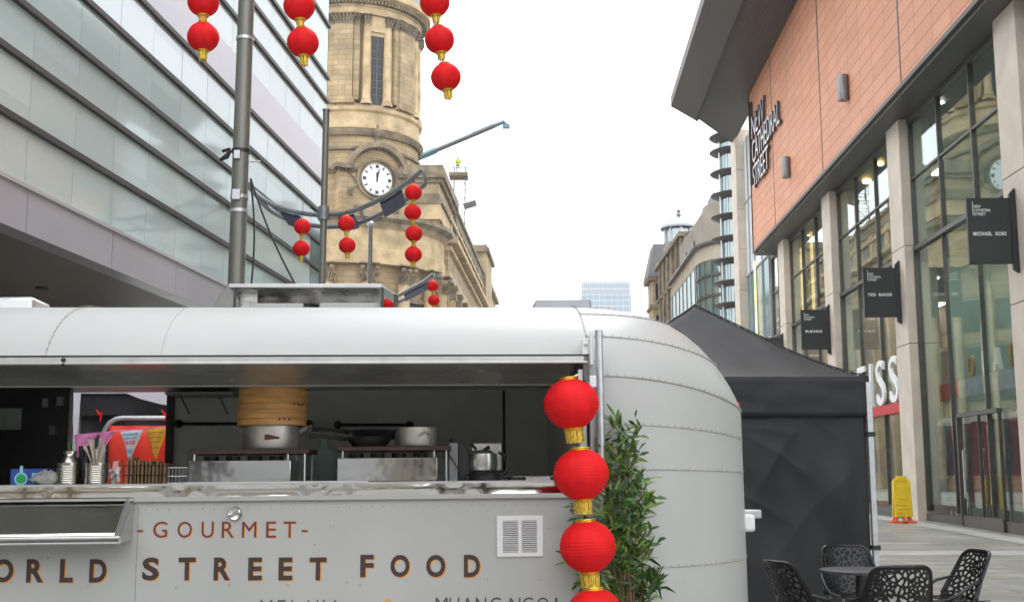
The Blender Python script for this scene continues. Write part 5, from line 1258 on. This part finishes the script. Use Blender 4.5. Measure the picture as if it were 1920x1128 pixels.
g = thing('dark_trays', 'stacked dark red trays on the high shelf left of the steamers', 'trays', onv(vx(380, 1.95, 735), 1.9, shz + .001))
b = MB(); w6 = 45 / ppm(1.9)
for k in range(3): b.box(-w6 + .02 * k, w6 - .03 * k, 0, .2, .02 * k, .02 * k + .015)
b.build('tray', K['iron'], g, bevel=.003)
g = thing('wire_basket', 'empty chrome wire basket between cartons and left griddle', 'basket', onv(vx(333, .12), .12, ct))
b = MB()
for z in (.01, .05, .1): b.tube([(-.055, 0, z), (.055, 0, z), (.055, .2, z), (-.055, .2, z)], .003, 5, closed=True)
for k in range(6): b.tube([(-.05 + .02 * k, 0, .01), (-.05 + .02 * k, 0, .1)], .002, 4)
b.build('wires', K['galv'], g)
b = MB(); b.box(vx(347, .03, 903), vx(690, .03, 903), .03, .09, ct + .001, vh(500, 902, .03).z + .0); o = b.build('serving_board', K['vinyl'], bevel=.003); o.matrix_basis = V; tag(o, 'long white serving board along the counter front under the griddles', 'board')
g = thing('gas_bottle', 'tall blue-green gas bottle standing on the floor between the griddles', 'gas bottle', onv(vx(605, 1.2), 1.2, .56))
z = vh(605, 838, 1.2).z - .56; MB().lathe([(.001, 0), (.13, 0), (.14, .05), (.14, z - .12), (.1, z - .04), (.03, z), (.03, z + .05), (.001, z + .05)], n=24).build('cylinder_body', K['teal'], g)

# ================================================================= behind the caravan, seen through its window
def quadY(b, pts, Y, th=.02, m=0, dY=None):
    P = [atY(px, py, Y if not dY else Y + dY[i]) for i, (px, py) in enumerate(pts)]; n = len(P)
    Q = [p + Vector((0, th, 0)) for p in P]
    b.add(P + Q, [tuple(range(n)), tuple(range(2 * n - 1, n - 1, -1))] + [(i, n + i, n + (i + 1) % n, (i + 1) % n) for i in range(n)], m)
p = atY(230, 780, 12.5)
g = thing('market_gazebo', 'dark green market gazebo with a grey canvas roof seen through the caravan window', 'gazebo', (p.x, 12.5, .05))
def rel(b, g): t_ = g.matrix_basis.translation; b.v = [tuple(Vector(v) - t_) for v in b.v]; return b
b = MB(); b.grid(40, 12, lambda u, v: (-8.2 + 5.8 * u, 12.5 + .05 * math.sin(u * 60) + .04 * math.sin(u * 23 + v * 8), .1 + 2.35 * v)); rel(b, g).build('side_wall', K['tent'], g)
b = MB(); b.grid(20, 4, lambda u, v: (-8.3 + 6 * u, 12.4 - .05 * math.sin(u * 40) * (1 - v), 2.0 + .35 * v + .2 * (1 - v) * u)); rel(b, g).build('valance', K['tent'], g)
b = MB(); b.grid(20, 8, lambda u, v: (-8.3 + 6 * u, 12.35 + 3 * v, 2.36 + 1.0 * v - .12 * math.sin(math.pi * v))); rel(b, g).build('canvas_roof', K['fascia'], g)
b = MB()
quadY(b, [(132, 715), (152, 715), (146, 800), (139, 830)], 11.9); rel(b, g).build('side_flap', K['ivory'], g)
b = MB(); quadY(b, [(205, 712), (345, 712), (345, 764), (300, 757), (262, 747), (232, 735)], 12.0); rel(b, g).build('canvas_sheet', K['spandrel'], g)
b = MB()
for x in (-8.2, -4.66, -2.4): rel(MB().box(x - .03, x + .03, 12.42, 12.48, .05, 2.3), g).build('leg', K['galv'], g)
Yb = 10.6; pa, pb = atY(196, 783, Yb), atY(420, 783, Yb)
g = thing('banner_frame', 'silver tube frame with rounded corners holding a bright red sheet behind the caravan', 'barrier', (pa.x, Yb, .02))
W7 = pb.x - pa.x; H7 = pa.z - .02
pts = [(0, 0, 0), (0, 0, H7 - .16)] + [(.16 - .16 * math.cos(R(a)), 0, H7 - .16 + .16 * math.sin(R(a))) for a in (20, 45, 70, 90)] + [(W7 - .16, 0, H7), (W7, 0, H7 - .16), (W7, 0, 0)]
MB().tube(pts, .022, 10).build('tube_frame', K['galv'], g)
b = MB(); b.grid(30, 20, lambda u, v: (.05 + (W7 - .1) * u, .01 + .012 * math.sin(u * 25 + v * 4) + .01 * math.sin(v * 18), .1 + (H7 - .17) * v)); b.build('sheet', K['redsheet'], g, solid=.004)
b = MB()
for px in (190, 312): q = atY(px, 782, Yb).x - pa.x; b.tube([(q, -.03, H7 + .02), (q - .04, -.03, H7 + .07)], .008, 5); b.tube([(q, -.03, H7 - .03), (q + .01, -.03, H7 + .05)], .008, 5)
b.build('cable_tie', K['red'], g)
Yf = 10.3; flags = [((138, 816), (186, 812), (146, 856), 'pink', 'pale pink'), ((184, 812), (216, 806), (196, 842), 'pink', 'magenta'), ((225, 808), (268, 805), (243, 864), 'ivory', 'white'), ((271, 804), (314, 800), (293, 864), 'ochre', 'yellow'), ((318, 799), (360, 797), (338, 860), 'pink', 'pink')]
q0 = atY(138, 816, Yf)
g = thing('bunting', 'string of pink, white and yellow pennant flags hung in front of the red sheet', 'bunting', q0)
b = MB(); b.tube([atY(px, py, Yf) - q0 for px, py in ((60, 822), (138, 815), (186, 811), (225, 807), (271, 803), (318, 798), (420, 792))], .004, 5); b.build('cord', K['pink'], g)
for (a, c_, d, m, _) in flags:
    A, B_, D = [atY(*p_, Yf) - q0 for p_ in (a, c_, d)]
    b = MB(); b.grid(8, 8, lambda u, v: tuple(A.lerp(B_, u).lerp(D, v) + Vector((0, .012 * math.sin(u * 7 + v * 5), 0)))); o = b.build('pennant', K[m], g, solid=.002)
    if m in ('ivory', 'ochre'):
        for (v0, v1, ink) in (((.08, .16, 'inkblue'), (.22, .28, 'inkblue'), (.34, .46, 'inkred'), (.60, .74, 'inkblue'), (.85, .9, 'inkdark')) if m == 'ivory' else ((.12, .15, 'inkdark'), (.26, .29, 'inkdark'), (.4, .43, 'inkdark'), (.58, .61, 'inkdark'))):
            b = MB()
            for k in range(6):
                u0 = .14 + .12 * k; P = [A.lerp(B_, u).lerp(D, v) + Vector((0, -.012, 0)) for u, v in ((u0, v0), (u0 + .08, v0 + .01), (u0 + .08, v1), (u0, v1))]
                b.add(P, [(0, 1, 2, 3)])
            b.build('faded_print', K[ink], o)
# ================================================================= black gazebo on the right
XR, XLg, YFg, YBg = 3.95, .65, 12.8, 16.0
g = thing('black_gazebo', 'black pop-up gazebo with peaked roof and side walls beyond the caravan end', 'gazebo', (2.3, 14.4, .04))
ez_ = atY(1628, 706, YFg).z - .04; vz = atY(1628, 780, YFg).z - .04; pz = atY(1303, 571, 14.4).z - .04
cx = (XR - XLg) / 2; cy = 1.6
def roofpt(x, y):
    m_ = max(abs(x) / cx, abs(y) / cy); f_ = 1 - m_
    return ez_ + (pz - ez_) * (f_ ** 1.18) + .012 * math.sin(x * 9 + y * 5) * m_ * (1 - m_) * 4
b = MB(); b.grid(48, 48, lambda u, v: ((2 * u - 1) * cx, (2 * v - 1) * cy, roofpt((2 * u - 1) * cx, (2 * v - 1) * cy))); b.build('roof', K['tent'], g, angle=50)
b = MB()
for s in ((-1, -1), (1, -1), (1, 1), (-1, 1)): b.tube([(s[0] * cx * q / 10, s[1] * cy * q / 10, roofpt(s[0] * cx * q / 10, s[1] * cy * q / 10) + .004) for q in range(11)], .009, 5)
b.build('roof_seam', K['black'], g)
b = MB(); loop = [(-cx, -cy), (cx, -cy), (cx, cy), (-cx, cy), (-cx, -cy)]
def fabric(b, pA, pB, z0, z1, nu, nv, amp, seed, out):
    rr = random.Random(seed); ph = [rr.uniform(0, 6.28) for _ in range(8)]
    def fn(u, v):
        x = pA[0] + (pB[0] - pA[0]) * u; y = pA[1] + (pB[1] - pA[1]) * u; L = u * 3.3
        rg = lambda q: (1 - abs(math.sin(q))) ** 2.2
        en = lambda a_, b_, c_: max(0, math.sin(L * a_ + v * b_ + c_))
        cr = .5 * rg(L * 3.4 - v * 6.5 + ph[5] + .4 * math.sin(L * 3)) * en(1.7, 2.3, ph[1]) + .5 * rg(L * 2.6 + v * 10 + ph[6] + .5 * math.sin(L * 2.2)) * en(2.1, -3, ph[3]) + .4 * rg(L * 1.1 + v * 15 + ph[7] + .6 * math.sin(L * 2)) * en(-1.3, 4, ph[4]) + .25 * rg(L * 6.3 - v * 2.2 + ph[2]) * en(2.9, 5, ph[0])
        d = amp * .55 * cr * math.sin(math.pi * min(max(v, .03), .97)) ** .3 + amp * .6 * (math.sin(L * 3.1 + ph[0] + v * 2.2) * .5 + .35 * math.sin(L * 5.3 - v * 7 + ph[1]) + .3 * math.sin(v * 11 + L * 2.3 + ph[2]) + .22 * math.sin(L * 9 + v * 13 + ph[3]) + .15 * math.sin(L * 15 - v * 9 + ph[4])) * math.sin(math.pi * min(max(v, .03), .97)) ** .4
        return (x + out[0] * d, y + out[1] * d, z0 + (z1 - z0) * v)
    b.grid(nu, nv, fn)
for i in range(4):
    pA, pB = loop[i], loop[i + 1]; out = ((0, -1), (1, 0), (0, 1), (-1, 0))[i]
    b = MB(); fabric(b, pA, pB, vz, ez_, 60, 8, .02, i, out); b.build('valance', K['tent'], g, solid=.004, angle=80)
    pA2 = (pA[0] * .97, pA[1] * .97); pB2 = (pB[0] * .97, pB[1] * .97)
    b = MB(); fabric(b, pA2, pB2, .02, vz + .1, 170, 130, .07, i + 9, out)
    b.build('side_wall', K['tent'], g, solid=.004, angle=80)
for s in ((-1, -1), (1, -1), (1, 1), (-1, 1)):
    lx, ly = s[0] * (cx - .005), s[1] * (cy - .005)
    b = MB(); b.box(lx - .03, lx + .03, ly - .03, ly + .03, 0, ez_ - .06); b.box(lx - .06, lx + .06, ly - .06, ly + .06, 0, .01); o = b.build('leg', K['galv'], g, bevel=.004)
    for z in (.66, 1.88, .3): MB().box(lx - .045, lx + .045, ly - .045, ly + .045, z, z + .05).build('strap', K['black'], o)

# ================================================================= cafe chairs and table
def voro_shell(b, fn, nu, nv, cells, seed, thr, inside, asp):
    rr = random.Random(seed); pts = []
    while len(pts) < cells:
        p = (rr.uniform(-.05, 1.05), rr.uniform(-.05, 1.05))
        if all((p[0] - q[0]) ** 2 + ((p[1] - q[1]) * asp) ** 2 > .62 / cells * asp * .55 for q in pts) or rr.random() < .002: pts.append(p)
    idx = {}
    for i in range(nu + 1):
        for j in range(nv + 1): pass
    vs = [fn(i / nu, j / nv) for i in range(nu + 1) for j in range(nv + 1)]; fs = []
    for i in range(nu):
        for j in range(nv):
            u, v = (i + .5) / nu, (j + .5) / nv; e = inside(u, v)
            if e < 0: continue
            ds = sorted(math.sqrt((u - p[0]) ** 2 + ((v - p[1]) * asp) ** 2) for p in pts)
            if e < .05 or ds[1] - ds[0] < thr: fs.append((i * (nv + 1) + j, (i + 1) * (nv + 1) + j, (i + 1) * (nv + 1) + j + 1, i * (nv + 1) + j + 1))
    used = sorted({k for f_ in fs for k in f_}); mp = {k: n for n, k in enumerate(used)}
    b.add([vs[k] for k in used], [tuple(mp[k] for k in f_) for f_ in fs])
def bw_(v): return .275 - .05 * v - .02 * v * v
def backpt(u, v):
    x = (2 * u - 1) * bw_(v); y = -.2 - .11 * v + .22 * (x / .27) ** 2 * (.75 - .35 * v); return (x, y, .45 + .41 * v)
def ins_back(u, v):
    e = min(u, 1 - u, (1 - v) * .9, v + .1); a = max(0, .17 - min(u, 1 - u)) / .17; c_ = max(0, .15 - (1 - v)) / .15
    r_ = math.hypot(a, c_)
    if a > 0 and c_ > 0: e = (1 - r_) * .15
    return e
def seatpt(u, v):
    x = (2 * u - 1) * (.235 + .01 * v); return (x, -.22 + .46 * v, .45 - .02 * math.sin(math.pi * v) * (1 - (2 * u - 1) ** 2) + .02 * (2 * u - 1) ** 2)
ch = thing('cafe_chair', 'black lattice chair with its back to the camera, front centre', 'chair', frame((2.76, 8.66, 0), R(2)), 'black lattice cafe chairs')
b = MB(); voro_shell(b, backpt, 120, 110, 150, 4, .030, ins_back, .85); b.build('backrest', K['wicker'], ch, solid=.008, angle=30)
b = MB(); voro_shell(b, seatpt, 70, 70, 60, 5, .045, lambda u, v: min(u, 1 - u, v, 1 - v), .95); b.build('seat', K['wicker'], ch, solid=.008, angle=30)
rim = []
for i in range(9): rim.append(backpt(0.0, .1 + .72 * i / 8))
for a in range(0, 91, 18): rim.append(backpt(.16 - .16 * math.cos(R(a)), .86 + .14 * math.sin(R(a))))
rim2 = rim + [backpt(.3, 1), backpt(.4, 1), backpt(.5, 1), backpt(.6, 1), backpt(.7, 1)] + [(-p[0], p[1], p[2]) for p in rim[::-1]]
MB().tube(rim2, .013, 8).build('back_rim', K['wicker'], ch)
for s in (-1, 1):
    A = Vector(backpt(1, .45)); A.x *= s
    pts = [Vector((A.x, A.y, A.z)), Vector((s * .285, -.02, .60)), Vector((s * .29, .08, .535)), Vector((s * .28, .18, .485)), Vector((s * .22, .25, .46))]
    MB().tube(pts, [.016, .015, .014, .014, .014], 8).build('armrest', K['wicker'], ch)
for sx_ in (-1, 1):
    for sy_ in (-1, 1): MB().tube([(sx_ * .17, sy_ * .17, .44), (sx_ * .25, sy_ * .25, 0)], [.014, .011], 8).build('leg', K['grey'], ch)
for (x, y, a, lab) in ((3.72, 10.05, 98, 'black lattice chair at the right of the table, seen side-on'), (2.24, 8.95, -72, 'black lattice chair at the left of the table against the gazebo wall'), (3.02, 10.42, 183, 'black lattice chair behind the table, facing the camera')):
    copy_tree(ch, lab, frame((x, y, gz(y)), R(a)))
g = thing('cafe_table', 'round dark table standing among the black lattice chairs', 'table', (2.82, 9.62, 0))
MB().lathe([(.001, .715), (.27, .715), (.31, .725), (.31, .74), (.30, .745), (.001, .745)], n=40).build('tabletop', K['pad'], g)
b = MB(); b.tube([(0, 0, 0.02), (0, 0, .72)], .03, 12); b.lathe([(.001, .03), (.05, .03), (.22, .015), (.22, 0)], n=24); b.build('pedestal', K['blackmetal'], g)

# ================================================================= bamboo-like plant beside the caravan
pp = V @ Vector((vx(1165, -.1, 1000), -.14, 0))
g = thing('bamboo_plant', 'tall leafy green bamboo plant behind the big lanterns against the caravan', 'plant', (pp.x, pp.y, 0))
MB().lathe([(.001, .0), (.15, 0), (.19, .32), (.2, .34), (.17, .34), (.16, .28), (.001, .28)], n=28).build('pot', K['black'], g)
rr = random.Random(11); stems = MB(); leaves = MB()
def toL(px, py, yy=-.14): q = V @ Vector(vh(px, py, yy)); return Vector((q.x - pp.x, q.y - pp.y, q.z))
ends = [(1098, 1040), (1228, 1085), (1157, 800), (1190, 812), (1128, 850), (1170, 850), (1205, 905), (1206, 935), (1180, 900), (1150, 930), (1090, 955), (1130, 900), (1195, 960), (1208, 1010), (1160, 990), (1085, 1050), (1196, 1040), (1214, 1080), (1180, 1030), (1140, 1010), (1195, 1095), (1150, 1060), (1168, 880), (1140, 960), (1100, 1085), (1185, 985), (1172, 1110), (1140, 1120), (1120, 1000), (1205, 1120), (1175, 940), (1160, 1045)]
for (px, py) in ends:
    top = toL(px, py, -.14 + rr.uniform(-.07, .09)); base = Vector((rr.uniform(-.08, .08), rr.uniform(-.06, .06), .28))
    mid = base.lerp(top, .6); mid.x = mid.x * .55
    P = [base * (1 - q) ** 2 + mid * 2 * q * (1 - q) + top * q * q for q in [i / 10 for i in range(11)]]
    stems.tube(P, [.006 - .004 * i / 10 for i in range(11)], 5)
    dirT = (P[-1] - P[-3]).normalized()
    for k in range(36):
        q = 1 - rr.random() ** 1.3 * .22 if k > 12 else 1
        i = min(int(q * 10), 9); c_ = P[i].lerp(P[i + 1], q * 10 - i) + Vector((rr.gauss(0, .024), rr.gauss(0, .022), rr.gauss(0, .03)))
        d = (dirT * rr.uniform(.2, 1.0) + Vector((rr.gauss(0, .75), rr.gauss(0, .6), rr.gauss(.15, .55)))).normalized()
        l = rr.uniform(.065, .135); wd = rr.uniform(.0075, .0135)
        sd = d.cross(Vector((rr.gauss(0, 1), rr.gauss(0, 1), rr.gauss(0, .4)))).normalized() * wd; dn = Vector((0, 0, -1)) * l * rr.uniform(.05, .3)
        m_ = 1 if (rr.random() < .2 or (q == 1 and rr.random() < .45)) else 0
        a1, a2 = c_ + d * l * .45, c_ + d * l * .8 + dn * .5
        leaves.add([c_, a1 - sd, a1 + sd, a2 - sd * .6, a2 + sd * .6, c_ + d * l + dn], [(0, 1, 2), (1, 3, 4, 2), (3, 5, 4)], m_)
stems.build('stem', K['cane'], g); leaves.build('foliage', [K['leaf'], K['leafl']], g)

# ================================================================= haze
hz = MB().box(-690, 690, -95, 1190, -1, 176)
hm = bpy.data.materials.new('haze_air'); hm.use_nodes = True; n = hm.node_tree.nodes; n.remove(n['Principled BSDF'])
pv = n.new('ShaderNodeVolumePrincipled'); pv.inputs['Color'].default_value = (.97, .98, 1, 1); pv.inputs['Density'].default_value = .00042; pv.inputs['Anisotropy'].default_value = 0
hm.node_tree.links.new(pv.outputs[0], n['Material Output'].inputs['Volume'])
struct(hz.build('haze', hm), 'stuff')
